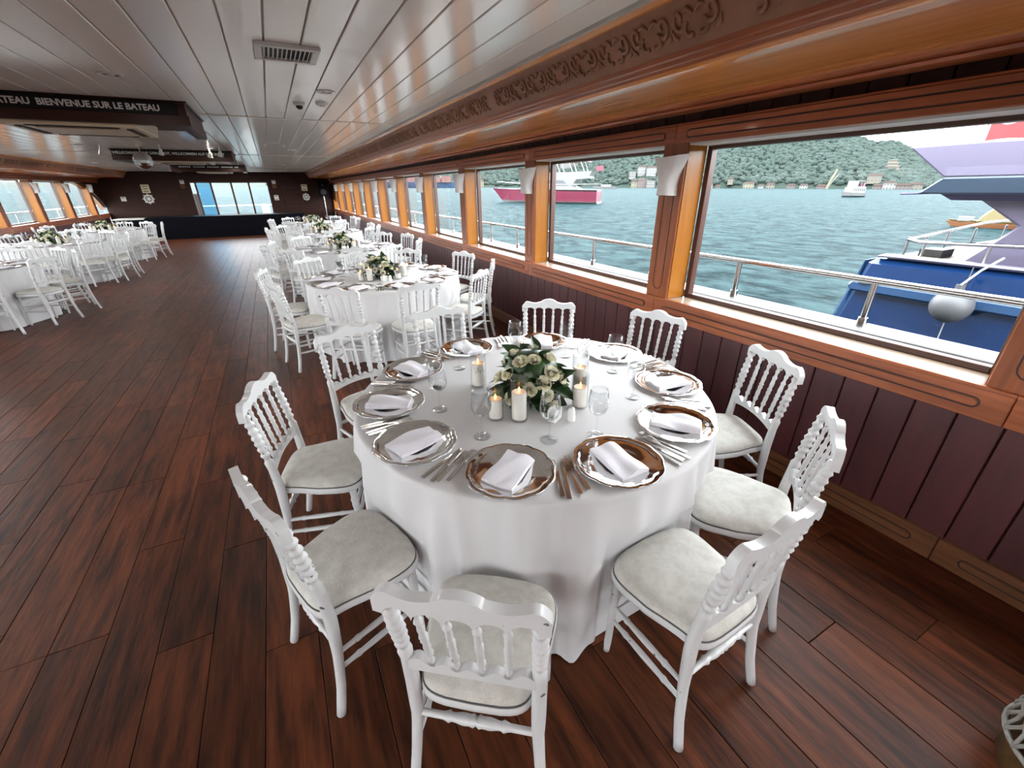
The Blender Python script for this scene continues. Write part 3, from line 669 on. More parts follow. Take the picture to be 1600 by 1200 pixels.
def joined_chair():
    bm = bmesh.new()
    for nm, me in CP:
        n0 = len(bm.faces); bm.from_mesh(me); bm.faces.ensure_lookup_table()
        for f in bm.faces[n0:]: f.material_index = 1 if nm in ('seat_cushion', 'piping') else 0
    me = D.meshes.new('spindle_chair'); bm.to_mesh(me); bm.free(); me.materials.append(M['white']); me.materials.append(M['velvet']); return me
CJ = joined_chair()
def chair(x, y, face, label, group, lod):
    if lod:
        o = link('spindle_chair', CJ, None, (x, y, 0), (0, 0, face)); return tag(o, label, 'chair', group)
    t = thing('spindle_chair', label, 'chair', (x, y, 0), face, group)
    for nm, me in CP: link(nm, me, t)
    return t

# ------------------------------------------------------------------ tableware meshes
TZ = .762
def cloth_mesh(R, seed, seats=()):
    rnd = random.Random(seed); b = MB(); N = 400
    ph = [rnd.uniform(0, 2*PI) for _ in range(8)]
    folds = []
    t0 = 0
    while t0 < 2*PI-.12: folds.append((t0+rnd.uniform(-.03, .03), rnd.uniform(.034, .070), rnd.uniform(.35, 1.0), rnd.uniform(-.10, .10))); t0 += rnd.uniform(.12, .25)
    def fold(t, q):
        f = 0
        for c, wd, h, dr in folds:
            d = (t-c-dr*q+PI) % (2*PI)-PI
            if abs(d) < .4: f += h*math.exp(-(d/wd)**2)
        return f
    prof = [(0, 0)]+[(R*k/6, 0) for k in range(1, 6)]+[(R-.02, 0), (R-.006, -.002), (R, -.009)]
    for r, z in prof:
        for k in range(N): t = 2*PI*k/N; b.v.append((r*math.cos(t), r*math.sin(t), TZ+z))
    drops = [.02, .045, .08, .12, .18, .26, .35, .46, .57, .66, .72, .752]
    for d in drops:
        q = d/.752
        for k in range(N):
            t = 2*PI*k/N; f = fold(t, q)
            r = R-.004+.004*q+f*.066*min(1, q*1.7+.05)**.8
            r += .012*q*math.sin(41*t+ph[4])*.4
            if d > .20:                                   # pushed in where a chair stands against it
                for ca, rf in seats:
                    dt = (t-ca+PI) % (2*PI)-PI
                    if abs(dt) < .32:
                        soft = max(0, abs(rf*math.tan(dt))-.205)*3.0
                        r = min(r, rf/math.cos(dt)-.008+soft)
            b.v.append((r*math.cos(t), r*math.sin(t), max(.006, TZ-.009-d*(1.0+.006*f*q))))
    rows = len(prof)+len(drops)
    for i in range(rows-1):
        for k in range(N): b.f.append((i*N+k, i*N+(k+1) % N, (i+1)*N+(k+1) % N, (i+1)*N+k))
    me = D.meshes.new('tablecloth'); me.from_pydata(b.v, [], b.f)
    bm = bmesh.new(); bm.from_mesh(me); bmesh.ops.remove_doubles(bm, verts=bm.verts, dist=1e-5); bmesh.ops.recalc_face_normals(bm, faces=bm.faces); bm.to_mesh(me); bm.free()
    me.materials.append(M['cloth']); me.polygons.foreach_set('use_smooth', [True]*len(me.polygons)); return me
def scal(t, r): return 1+(.032*(abs(math.sin(6*t))**.7-.6) if r > .12 else 0)
plate_me = MB().lathe([(.001, .002), (.075, .002), (.078, .0035), (.083, .0035), (.088, .006), (.135, .0095), (.146, .012), (.152, .0155), (.158, .0145), (.165, .017), (.168, .015), (.160, .010), (.13, .004), (.085, .0), (.001, .0)], seg=72, fn=scal).mesh('charger_plate', 'silver', 'all')
napkins = []
for sd in range(4):
    rnd = random.Random(sd); b = MB(); a1, a2, a3 = [rnd.uniform(0, 6) for _ in range(3)]
    def top_(u, v): return (.200*(u-.5)*(1+.03*math.sin(5*v+a1)), .118*(v-.5)*(1+.04*math.sin(4*u+a2)), .022+.005*math.sin(7*u+a3+3*v)+.004*math.cos(9*v+a1*u)-.006*abs(2*v-1)**4-.003*abs(2*u-1)**3)
    nu, nv = 14, 9
    for lay in (0, 1):
        for i in range(nu+1):
            for j in range(nv+1):
                x, y, z = top_(i/nu, j/nv); b.v.append((x, y, z if lay == 0 else .001))
    N = (nu+1)*(nv+1)
    for i in range(nu):
        for j in range(nv):
            a = i*(nv+1)+j; b.f.append((a, a+nv+1, a+nv+2, a+1)); b.f.append((N+a, N+a+1, N+a+nv+2, N+a+nv+1))
    for i in range(nu):
        for j in (0, nv): a = i*(nv+1)+j; b.f.append((a, a+nv+1, N+a+nv+1, N+a))
    for j in range(nv):
        for i in (0, nu): a = i*(nv+1)+j; b.f.append((a, a+1, N+a+1, N+a))
    n0 = len(b.v)
    me = b.mesh('napkin', 'napkin', True); napkins.append(me)
bowl_prof = [(.006, .098), (.020, .102), (.033, .114), (.041, .133), (.0425, .150), (.040, .175), (.0355, .212), (.0342, .212), (.0385, .175), (.041, .150), (.0395, .134), (.032, .117), (.019, .106), (.001, .104)]
bowl_me = MB().lathe(bowl_prof, seg=24, caps=False).mesh('bowl', 'glass', 'all')
stem_me = MB().lathe([(.009, .006), (.0055, .014), (.0045, .035), (.0042, .06), (.0055, .085), (.009, .100)], seg=12).mesh('stem', 'glass', 'all')
foot_me = MB().lathe([(.001, 0), (.036, 0), (.037, .0015), (.030, .003), (.012, .006), (.006, .009)], seg=24).mesh('foot', 'glass', 'all')
def fork_me():
    b = MB(); zf = lambda y: .003+.010*max(0, (y-.03)/.07)*(1-max(0, (y-.06)/.06)*.9) if y > .03 else .003
    def bar(pts, th=.0022):
        n = len(b.v)
        for (x0, x1, y) in pts: z = zf(y); b.v += [(x0, y, z), (x1, y, z), (x1, y, z+th), (x0, y, z+th)]
        for i in range(len(pts)-1):
            a = n+4*i
            for k in range(4): b.f.append((a+k, a+(k+1) % 4, a+4+(k+1) % 4, a+4+k))
        b.f.append((n, n+3, n+2, n+1)); m = n+4*(len(pts)-1); b.f.append((m, m+1, m+2, m+3))
    bar([(-.006, .006, -.10), (-.0075, .0075, -.09), (-.005, .005, -.03), (-.003, .003, .01), (-.0035, .0035, .025), (-.010, .010, .04), (-.0125, .0125, .052), (-.0125, .0125, .06)], .003)
    for k in range(4): x = -.0105+.007*k; bar([(x-.002, x+.002, .06), (x-.0015, x+.0015, .085), (x-.0007, x+.0007, .105)], .002)
    return b.mesh('fork', 'steel')
fork_m = fork_me()
kb = MB(); kb.prism([(-.009, -.11), (.009, -.11), (.0085, -.02), (.006, 0), (-.006, 0), (-.0085, -.02)], lambda x, y: (x, y, .001), lambda x, y: (x*.8, y, .007))
kb.prism([(-.006, -.002), (.008, -.002), (.0095, .04), (.008, .085), (.001, .11), (-.006, .10)], lambda x, y: (x, y, .002), lambda x, y: (x, y, .0042))
knife_m = kb.mesh('knife', 'steel', bevel=.0006)
# candle glasses
def holder_mesh(r, h): return MB().lathe([(.001, 0), (r*.97, 0), (r, .004), (r, h), (r-.0025, h), (r-.003, .008), (.001, .008)], seg=28).mesh('glass_cylinder', 'glass', True)
def candle_mesh(r, h): return MB().lathe([(.001, .009), (r, .009), (r, h), (r-.004, h+.003), (r*.55, h-.003), (.001, h-.004)], seg=24).mesh('candle', 'wax', True)
flame_me = MB().lathe([(.0005, 0), (.004, .004), (.0055, .010), (.004, .018), (.001, .027)], seg=10).mesh('flame', 'flame', 'all')
CANDLES = {}
def candle_set(x, y, z, r, h, hc, label, printed=False):
    key = (r, h, hc)
    if key not in CANDLES: CANDLES[key] = (holder_mesh(r, h), candle_mesh(r*.86, hc))
    t = thing('candle_holder', label, 'candle', (x, y, z), 0, 'candles in glass cylinders round the centrepieces')
    link('glass_cylinder', CANDLES[key][0], t); c = link('candle', CANDLES[key][1], t); link('flame', flame_me, c, (0, 0, hc-.002))
    if printed:
        b = MB()
        for k in range(6):
            a = -2.3+.28*k; hh = (.010, .022, .016, .028, .014, .024)[k]
            p = (math.cos(a)*(r+.0006), math.sin(a)*(r+.0006)); q = (math.cos(a+.05)*(r+.0006), math.sin(a+.05)*(r+.0006))
            n = len(b.v); z0 = .085+.004*(k % 2); b.v += [(p[0], p[1], z0), (q[0], q[1], z0), (q[0], q[1], z0+hh), (p[0], p[1], z0+hh)]; b.f.append((n, n+1, n+2, n+3))
        b.build('print', 'mark', t)
# rose and leaves
def rose_mesh():
    b = MB(); rnd = random.Random(3)
    def petal(a, r, h, tilt, wdt):
        n = len(b.v); nu, nv = 4, 3
        for i in range(nu+1):
            for j in range(nv+1):
                u = -1+2*i/nu; v = j/nv
                rr = r*(.35+.65*v**.6)+tilt*v*v; an = a+u*wdt*(1-.25*v*abs(u)); z = h*v-.10*h*u*u*v-(.25*tilt*v**4)
                b.v.append((rr*math.cos(an), rr*math.sin(an), z))
        for i in range(nu):
            for j in range(nv): q = n+i*(nv+1)+j; b.f.append((q, q+nv+1, q+nv+2, q+1))
    for ly, (cnt_, r, h, tilt, wd) in enumerate(((3, .006, .038, .0, 1.2), (3, .011, .040, .001, 1.05), (4, .017, .040, .002, .9), (5, .024, .037, .005, .75), (6, .030, .031, .009, .64), (6, .034, .024, .013, .6))):
        for k in range(cnt_): petal(2*PI*k/cnt_+ly*.7+rnd.uniform(-.1, .1), r, h, tilt, wd)
    me = D.meshes.new('rose'); me.from_pydata(b.v, [], b.f); me.materials.append(M['petal']); me.polygons.foreach_set('use_smooth', [True]*len(me.polygons)); return me
ROSE = rose_mesh()
def leaf_mesh(m, L_=.075, W_=.042):
    b = MB(); nu, nv = 6, 4
    for i in range(nu+1):
        for j in range(nv+1):
            t = i/nu; u = -1+2*j/nv; wv = W_/2*math.sin(PI*min(.999, t**.8)+.02)
            b.v.append((u*wv, t*L_, .35*abs(u)*wv-.30*L_*t*t))
    for i in range(nu):
        for j in range(nv): a = i*(nv+1)+j; b.f.append((a, a+nv+1, a+nv+2, a+1))
    me = D.meshes.new('leaf'); me.from_pydata(b.v, [], b.f); me.materials.append(M[m]); me.polygons.foreach_set('use_smooth', [True]*len(me.polygons)); return me
LEAFD, LEAFL = leaf_mesh('leafd', .10, .058), leaf_mesh('leafl', .06, .036)
def dirmat(p, d, roll, sc):
    d = Vector(d).normalized(); up = Vector((0, 0, 1)) if abs(d.z) < .95 else Vector((1, 0, 0))
    x = d.cross(up).normalized(); z = x.cross(d)
    R = Matrix((x, d, z)).transposed().to_4x4() @ Matrix.Rotation(roll, 4, 'Y')
    return Matrix.Translation(p) @ R @ Matrix.Scale(sc, 4)
def zdir(p, d, sc):
    q = Vector((0, 0, 1)).rotation_difference(Vector(d).normalized()); return Matrix.Translation(p) @ q.to_matrix().to_4x4() @ Matrix.Scale(sc, 4)
rnd = random.Random(21)
A_, B_ = .165, .20          # half width and height of the posy dome
def dome_pt(az, el, k=1.0): return Vector((A_*k*math.cos(el)*math.cos(az), A_*k*math.cos(el)*math.sin(az), .055+B_*k*math.sin(el)))
LEAVES = []; ROSES = []
for i in range(110):
    az = i*2.39996; el = math.asin(max(-.25, min(.98, -.25+1.2*((i+.5)/110)))); p = dome_pt(az, el, rnd.uniform(.62, .95))
    d = Vector((math.cos(az+rnd.uniform(-.9, .9))*math.cos(el), math.sin(az+rnd.uniform(-.9, .9))*math.cos(el), math.sin(el)*.6+rnd.uniform(-.35, .35)))
    big = rnd.random() < .68
    LEAVES.append((LEAFD if big else LEAFL, dirmat(p-d.normalized()*.02, d, rnd.uniform(-.9, .9), rnd.uniform(.8, 1.25))))
for az, el, sc in ((-2.62, .95, 1.15), (-1.35, .60, 1.2), (-1.72, .42, 1.1), (-2.12, .30, 1.0), (-.92, .38, 1.05), (-1.95, 1.05, 1.0), (-.9, .98, 1.0), (-1.62, .12, .95), (-2.72, .0, .95), (-1.42, -.22, 1.0), (-.72, -.12, .95), (-.25, .25, .9), (.4, .5, 1.1), (1.2, .35, 1.1), (2.0, .55, 1.1), (2.8, .3, 1.1), (.9, 1.0, 1.05), (2.5, 1.0, 1.05), (.1, -.05, 1), (1.7, .0, 1), (3.3, .55, 1)):
    p = dome_pt(az, el, 1.0); d = (p-Vector((0, 0, .03))).normalized(); ROSES.append(zdir(p-d*.012, d, sc*.74))
CORE = MB().lathe([(.075, .085), (.112, .10), (.125, .14), (.115, .19), (.08, .225), (.03, .24), (.001, .242)], seg=18, fn=lambda t, r: 1+.06*math.sin(5*t+40*r)).mesh('moss_core', 'leafd', 'all')
VASE = MB().lathe([(.001, 0), (.062, 0), (.070, .01), (.085, .075), (.088, .09), (.001, .095)], seg=20).mesh('vase', 'vase', True)
def foliage_joined():
    bm = bmesh.new()
    for me, mt in LEAVES:
        tmp = me.copy(); tmp.transform(mt); n0 = len(bm.faces); bm.from_mesh(tmp); bm.faces.ensure_lookup_table()
        for f in bm.faces[n0:]: f.material_index = 0 if me is LEAFD else 1; f.smooth = True
        D.meshes.remove(tmp)
    me = D.meshes.new('foliage'); bm.to_mesh(me); bm.free(); me.materials.append(M['leafd']); me.materials.append(M['leafl']); return me
FOL = foliage_joined()
def posy(x, y, label, full):
    t = thing('flower_arrangement', label, 'flowers', (x, y, TZ), 0, 'rose centrepieces on the round tables')
    link('vase', VASE, t); link('moss_core', CORE, t)
    if full:
        for me, mt in LEAVES: o = link('leaf', me, t); o.matrix_local = mt
    else:
        o = link('foliage', FOL, t); o['kind'] = 'stuff'
    for mt in ROSES: o = link('rose', ROSE, t); o.matrix_local = mt

# ------------------------------------------------------------------ tables
ANG = [-127.3, -88.5, -57, -23, 17.3, 54, 94, 127, 162.5, -160.2]
POS = ['near aisle corner', 'near side', 'near window corner', 'window side nearer', 'window side farther', 'far window corner', 'far side', 'far aisle corner', 'aisle side farther', 'aisle side nearer']
PLA = [-127, -93.5, -59.6, -24.6, 13.8, 54, 95.8, 131.7, 165.3, -162]
NAP = [-144.8, -92.5, -50.4, -6, 28, 60, 100, 117, 153, -163]
GLA = [(-144.2, .512), (-112.2, .493), (-89.4, .516), (-40.5, .50), (-3.4, .503), (36, .50), (72, .50), (118, .49), (150, .50), (178.7, .492)]
def table(cx, cy, name, lvl, seed, rot=0, jit=0, mirror=False):
    R = .872; rn = random.Random(seed)
    tb = thing('round_table', 'round banquet table hidden under the white cloth, %s' % name, 'table', (cx, cy, 0), 0, 'round banquet tables')
    MB().lathe([(R-.03, TZ-.030), (R-.012, TZ-.026), (R-.012, TZ-.006), (.001, TZ-.005)], seg=48).build('tabletop', 'teak', tb)
    MB().lathe([(.28, .0), (.28, .02), (.05, .05), (.05, TZ-.03)], seg=20).build('pedestal', 'dark', tb)
    def pol(a, r): a = rad((180-a) if mirror else a); return cx+r*math.cos(a), cy+r*math.sin(a), a
    seats = []
    for i, a in enumerate(ANG):
        aa = a+rot+(rn.uniform(-5, 5) if jit else 0); r = 1.065+(rn.uniform(-.015, .06) if jit else (.06, -.015, -.025, .015, .035, .015, .0, .055, .015, .02)[i])
        x, y, an = pol(aa, r); seats.append((an, r-.217))
        fo = (rn.uniform(-.15, .15) if jit else (0, .02, .0, 0, 0, 0, -.1, -.30, .0, 0)[i])
        chair(x, y, an-PI/2+fo, 'white spindle chair at %s, %s' % (name, POS[i]), 'white spindle chairs', lvl >= 3)
    o = link('tablecloth', cloth_mesh(R, seed, seats), None, (cx, cy, 0)); tag(o, 'floor-length white tablecloth on %s' % name, 'tablecloth', 'white tablecloths')
    for i, a in enumerate(PLA):
        x, y, an = pol(a+rot, .712)
        o = link('charger_plate', plate_me, None, (x, y, TZ+.0005), (0, 0, an+rn.uniform(0, .5))); tag(o, 'silver charger plate on %s, %s' % (name, POS[i]), 'plate', 'silver charger plates')
        na = rad(NAP[i]+rot if not mirror else 180-NAP[i]-rot)+(rn.uniform(-.25, .25) if jit else 0)
        o = link('napkin', napkins[i % 4], None, (x, y, TZ+.005), (0, 0, na)); tag(o, 'folded white napkin on %s, %s' % (name, POS[i]), 'napkin', 'folded white napkins')
    for i, (a, r) in enumerate(GLA):
        x, y, an = pol(a+rot, r)
        t = thing('wine_glass', 'stemmed wine glass on %s, %s' % (name, POS[i-1 if i else 9]), 'wine glass', (x, y, TZ+.001), 0, 'stemmed wine glasses')
        link('bowl', bowl_me, t); link('stem', stem_me, t); link('foot', foot_me, t)
    if lvl <= 2:
        for i in range(10):
            a, b = PLA[i], PLA[(i+1) % 10]; b = b if b > a else b+360; mid = (a+b)/2+rot
            for k in range(4):
                da = (k-1.5)*1.95; rr = .73+rn.uniform(-.012, .012)+(.012 if k in (1, 2) else 0)
                x, y, an = pol(mid+da, rr); tw = rn.uniform(-.10, .10)
                kind = k >= 2
                o = link('fork' if kind else 'table_knife', fork_m if kind else knife_m, None, (x, y, TZ+.001), (0, 0, an+PI/2+tw))
                tag(o, 'steel %s on %s by plate %s, %s of pair' % ('fork' if kind else 'knife', name, POS[i], ('first', 'second')[k % 2]), 'fork' if kind else 'knife', 'forks' if kind else 'knives')
    m = -1 if mirror else 1
    posy(cx-.052*m, cy-.075, 'domed centrepiece of cream roses and dark leaves on %s' % name, lvl == 1)
    for dx, dy, r, h, hc, lb, pr in ((-.211, -.245, .038, .205, .135, 'tallest, front', 0), (-.297, -.185, .036, .15, .095, 'short, front aisle side', 0), (.096, -.275, .038, .165, .10, 'front window side', 0), (.20, -.13, .040, .19, .125, 'rear window side', 0), (-.225, .17, .040, .17, .125, 'rear aisle side', 1)):
        candle_set(cx+dx*m, cy+dy, TZ+.001, r, h, hc, 'lit white candle in a glass cylinder on %s, %s' % (name, lb), bool(pr and lvl == 1))
    t = thing('napkin_holder', 'small white ceramic dish beside the candles on %s' % name, 'dish', (cx-.075*m, cy-.325, TZ+.001), .5, 'white ceramic table dishes')
    MB().box(-.032, .032, -.02, .02, 0, .012).build('base', 'ceram', t, bevel=.003)
    for yy in (-.016, .016): MB().strip([-.032+.0064*i for i in range(11)], lambda x: .058-.006*math.cos(x*190), lambda x: .010, yy-.003, yy+.003).build('side', 'ceram', t)
    t = thing('salt_shaker', 'white ceramic salt shaker on %s' % name, 'shaker', (cx-.013*m, cy-.365, TZ+.001), 0, 'white salt shakers')
    MB().lathe([(.001, 0), (.018, 0), (.019, .01), (.014, .055), (.012, .062), (.001, .068)], seg=16).build('body', 'ceram', t, smooth=True)
    MB().lathe([(.004, .0655), (.001, .069)], seg=8).build('holes', 'mark', t)
table(.9944, 1.6814, 'the nearest window-row table', 1, 1)
table(1.02, 5.22, 'the second window-row table', 2, 2, 4, 1)
table(1.02, 8.35, 'the third window-row table', 3, 3, -3, 1)
table(1.02, 11.85, 'the fourth window-row table', 3, 4, 6, 1)
table(1.08, 15.3, 'the fifth window-row table', 3, 5, 0, 1)
table(-4.10, 8.75, 'the nearest left-row table', 2, 6, 3, 1, True)
table(-4.14, 12.3, 'the middle left-row table', 3, 7, -4, 1, True)
table(-4.18, 15.85, 'the farthest left-row table', 3, 8, 5, 1, True)

# rope-netted stool at the edge of the picture
t = thing('rope_bollard', 'mottled wooden stool wrapped in knotted grey rope netting at the lower right corner', 'stool', (1.80, -.24, 0))
MB().lathe([(.001, 0), (.17, 0), (.18, .03), (.165, .22), (.15, .40), (.001, .41)], seg=28).build('wooden_body', 'rust', t, smooth=True)
for k in range(22):
    for sg in (1, -1):
        pts = []
        for i in range(13):
            q = i/12; a = 2*PI*k/22+sg*.5*q; r = .188+.006*math.sin(q*PI*6+k)-.03*q; pts.append((r*math.cos(a), r*math.sin(a), .13+.29*q))
        MB().tube(pts, .0055, 5).build('rope_strand', 'rope', t, smooth='all')
for z, r in ((.13, .190), (.42, .156)): MB().tube([(r*math.cos(a*PI/16), r*math.sin(a*PI/16), z) for a in range(33)], .009, 6, False).build('rope_ring', 'rope', t, smooth='all')

# ------------------------------------------------------------------ outside: sea, hills, boats (the vessel heels slightly against the sea)
nrm = Vector((.008, -.010, 1)).normalized()
SEA = Vector((0, 0, 1)).rotation_difference(nrm).to_matrix().to_4x4()
WZ = -1.6
def at_sea(o): o.matrix_world = SEA @ o.matrix_basis; return o
sea = MB(); sea.v = [(-5000, -5000, WZ), (5000, -5000, WZ), (5000, 5000, WZ), (-5000, 5000, WZ)]; sea.f = [(0, 1, 2, 3)]
o = sea.build('sea_surface', 'water'); o['kind'] = 'stuff'; o['label'] = 'rippled blue green sea water outside the windows'; o['category'] = 'water'; at_sea(o)
RIDGE = [(-60, 6), (-2, 7), (5, 12), (12, 27), (18, 42), (24, 52), (32, 72), (42, 92), (50, 104), (57, 100), (62.7, 88), (67.3, 61), (69.2, 37), (73, 24), (90, 18), (140, 10)]
def hill_h(az, q):       # az: degrees from straight ahead towards the right, q: 0 shore .. 1 ridge
    for (a, ha), (b, hb) in zip(RIDGE[:-1], RIDGE[1:]):
        if az <= b: t = (az-a)/(b-a); r = ha+(hb-ha)*t; break
    return r*(q**.85)*(1+.05*math.sin(az*.9+q*4)+.03*math.sin(az*2.3))
def shore_d(az): return 760+14*math.sin(az*.35)
def hill_pt(az, q): d = shore_d(az)+q*330; a = rad(az); return (d*math.sin(a), d*math.cos(a), WZ+hill_h(az, q))
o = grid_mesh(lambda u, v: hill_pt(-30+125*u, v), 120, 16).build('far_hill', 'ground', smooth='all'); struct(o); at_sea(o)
rnd = random.Random(5); fb = MB()
phi = (1+5**.5)/2
ico = [Vector(p).normalized() for p in ((-1, phi, 0), (1, phi, 0), (-1, -phi, 0), (1, -phi, 0), (0, -1, phi), (0, 1, phi), (0, -1, -phi), (0, 1, -phi), (phi, 0, -1), (phi, 0, 1), (-phi, 0, -1), (-phi, 0, 1))]
icf = ((0, 11, 5), (0, 5, 1), (0, 1, 7), (0, 7, 10), (0, 10, 11), (1, 5, 9), (5, 11, 4), (11, 10, 2), (10, 7, 6), (7, 1, 8), (3, 9, 4), (3, 4, 2), (3, 2, 6), (3, 6, 8), (3, 8, 9), (4, 9, 5), (2, 4, 11), (6, 2, 10), (8, 6, 7), (9, 8, 1))
for i in range(17000):
    az = rnd.uniform(0, 80); q = rnd.random()**.85*.99+.03; p = hill_pt(az, q); r = rnd.uniform(2.6, 5.8)*(1 if hill_h(az, 1) > 25 else .5); n = len(fb.v)
    for v in ico: k = rnd.uniform(.8, 1.15); fb.v.append((p[0]+v.x*r*k, p[1]+v.y*r*k, p[2]+v.z*r*.8*k+r*.25))
    fb.f += [tuple(n+a for a in f) for f in icf]
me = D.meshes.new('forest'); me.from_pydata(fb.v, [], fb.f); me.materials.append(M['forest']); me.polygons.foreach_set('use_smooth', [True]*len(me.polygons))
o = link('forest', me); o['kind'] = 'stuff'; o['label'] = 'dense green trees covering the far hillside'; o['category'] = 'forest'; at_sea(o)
# houses on the far shore: (azimuth, height up the slope, width, height, colour, label)
HS = [(50.8, .0, 9.3, 6.8, 'h1', 'white waterfront house beside the window post'), (51.7, .0, 6.8, 4.2, 'h3', 'small brown roofed waterfront house'), (52.9, .05, 7.4, 6.2, 'h2', 'ochre house standing above the shore'),
      (54.8, .0, 13.6, 8.3, 'h4', 'large cream waterfront house'), (56.0, .0, 7.4, 4.7, 'h1', 'low pale waterfront house next to the cream one'), (56.9, .0, 10.5, 6.8, 'h2', 'tan waterfront house'), (58.8, .0, 9.9, 5.7, 'h3', 'red roofed waterfront house left of the crane-like tower'),
      (59.95, .0, 9.3, 5.7, 'h1', 'white gabled waterfront house'), (61.5, .0, 11.2, 4.7, 'h3', 'long brown boathouse by the slanted tower'), (65.6, .09, 14.9, 7.8, 'h2', 'tan house above the shore right of the ferry'),
      (66.05, .0, 9.9, 5.2, 'h3', 'brown waterfront house right of the ferry'), (66.9, .0, 12.4, 8.3, 'h1', 'white waterfront house right of the ferry'), (67.9, .0, 14.9, 5.7, 'h3', 'dark red waterfront shed'), (68.8, .0, 13.6, 6.8, 'h2', 'tan waterfront house near the yacht roof'),
      (42.6, .0, 11.2, 10.4, 'h4', 'cream waterfront house left of the near post'), (43.4, .0, 12.4, 12.5, 'h3', 'red brown waterfront house left of the near post'), (44.4, .0, 12.4, 11.4, 'h0', 'pale waterfront house left of the near post'), (42.2, .12, 10.5, 9.4, 'h0', 'pale house above the cream waterfront house'),
      (43.2, .16, 12.4, 12.5, 'h1', 'white villa above the red brown waterfront house'), (44.3, .15, 14.9, 11.4, 'h1', 'white apartment house above the pale waterfront house'), (45.4, .13, 8.7, 9.4, 'h0', 'grey white house high by the sconce'),
      (33.0, .42, 14.9, 7.3, 'h3', 'brown roofed house high on the hill over the red yacht'), (34.2, .36, 18.6, 6.8, 'h0', 'pale house high on the hill over the red yacht'), (31.6, .36, 18.6, 6.2, 'h2', 'tan house on the hill left over the red yacht'), (35.3, .38, 13.6, 6.2, 'h3', 'reddish house on the hill right over the red yacht'),
      (22.6, .0, 21.1, 9.4, 'h3', 'orange brown waterfront house seen through the third window'), (23.9, .0, 11.2, 11.4, 'h4', 'yellow waterfront house seen through the third window')]
for az, q, wd, hh, cm, lb in HS:
    p = hill_pt(az, q); a = rad(az); d = .985
    t = thing('far_house', lb+' on the far shore', 'house', (p[0]*d, p[1]*d, p[2]-1), -a, 'houses on the far shore')
    MB().box(-wd/2, wd/2, -6, 6, -2, hh).build('wall', cm, t)
    if cm != 'h0':
        MB().prism([(-wd*.56, hh), (wd*.56, hh), (wd*.34, hh+1.9), (-wd*.34, hh+1.9)], lambda x, z: (x, -7, z), lambda x, z: (x, 7, z)).build('roof', 'roof', t)
    nw = max(3, int(wd/3)); nr = max(2, int(hh/3.5))
    for i in range(nw):
        for j in range(nr): MB().box(-wd/2+wd*(i+.3)/nw, -wd/2+wd*(i+.72)/nw, -6.15, -5.95, hh*(j+.3)/nr, hh*(j+.72)/nr).build('window', 'bglass', t)
    at_sea(t)
# big stepped villa and slanted tower
p = hill_pt(66.6, .34); t = thing('hill_villa', 'big stepped tan villa with terraces on the hillside right of the ferry', 'house', (p[0]*.985, p[1]*.985, p[2]-4), -rad(66.6))
for k in range(4): MB().box(-9+1.7*k-(2 if k == 3 else 0), 10.5-2.2*k, -6+1.5*k, 6, 4*k, 4*k+3.3).build('storey', 'h2', t); MB().box(-9.8+1.7*k, 11.2-2.2*k, -7+1.5*k, 6, 4*k+3.3, 4*k+4).build('terrace', 'h1', t)
at_sea(t)
p = hill_pt(62.2, 0); t = thing('slanted_tower', 'tall slanted cream boom over the waterfront boathouse', 'tower', (p[0]*.98, p[1]*.98, p[2]), -rad(62.2))
MB().tube([(-3, 0, 0), (3, 0, 24)], [1.8, 1.0], 6).build('boom', 'h4', t); MB().tube([(-3, 0, 0), (6, 0, 18)], [.7, .5], 6).build('stay', 'h1', t); at_sea(t)

def hull(Lh, W, H, rake, nst=16, flare=.25, sheer=.25):
    b = MB()
    for i in range(nst+1):
        u = i/nst; half = W/2*(math.sin(min(1, (1-u)*1.7)*PI/2)**.8 if u > .4 else 1-.08*(.4-u)); half = max(half, .02)
        top = H+sheer*H*u*u
        for (k, zz) in ((1-flare, 0), (1-.4*flare, .5), (1, 1)):
            x = -Lh/2+Lh*u+rake*zz*u**3*(1 if u > .5 else 0)
            b.v += [(x, half*k, top*zz)]
        for (k, zz) in ((1, 1), (1-.4*flare, .5), (1-flare, 0)):
            x = -Lh/2+Lh*u+rake*zz*u**3*(1 if u > .5 else 0)
            b.v += [(x, -half*k, top*zz)]
    for i in range(nst):
        for k in range(6): a = i*6+k; c = i*6+(k+1) % 6; b.f.append((a, c, c+6, a+6))
    b.f.append(tuple(range(6))); b.f.append(tuple(nst*6+k for k in reversed(range(6))))
    return b
# red yacht under way, bow to the left
t = thing('motor_yacht', 'white motor yacht with a dark red hull and red awning crossing the water', 'boat', (51.2, 80.6, WZ), rad(129)); t.scale = (1.18, 1.05, 1.12)
hull(17.5, 4.6, 2.0, 2.2).build('hull', 'bred', t, smooth=True)
hull(17.7, 4.66, .35, .3).build('boot_stripe', 'bwhite', t, smooth=True)
o = hull(17.6, 4.7, .28, 2.2, sheer=0).build('gunwale', 'bwhite', t, smooth=True); o.location = (.05, 0, 2.0)
MB().prism([(-6.2, 2.1), (5.6, 2.3), (3.6, 3.1), (1.6, 4.2), (.6, 4.4), (-7.2, 4.4), (-7.4, 4.1), (-5.0, 3.9), (-4.4, 2.9)], lambda x, z: (x, -1.8, z), lambda x, z: (x, 1.8, z)).build('cabin', 'bwhite', t)
for sy in (-1.84, 1.80): MB().prism([(-3.8, 3.0), (3.4, 3.0), (1.4, 3.8), (-2.8, 3.8)], lambda x, z: (x, sy, z), lambda x, z: (x, sy+.04, z)).build('side_window', 'bglass', t)
MB().prism([(-7.2, 4.4), (.2, 4.4), (-.4, 5.0), (-7.6, 5.2)], lambda x, z: (x, -1.7, z), lambda x, z: (x, 1.7, z)).build('flybridge', 'bwhite', t)
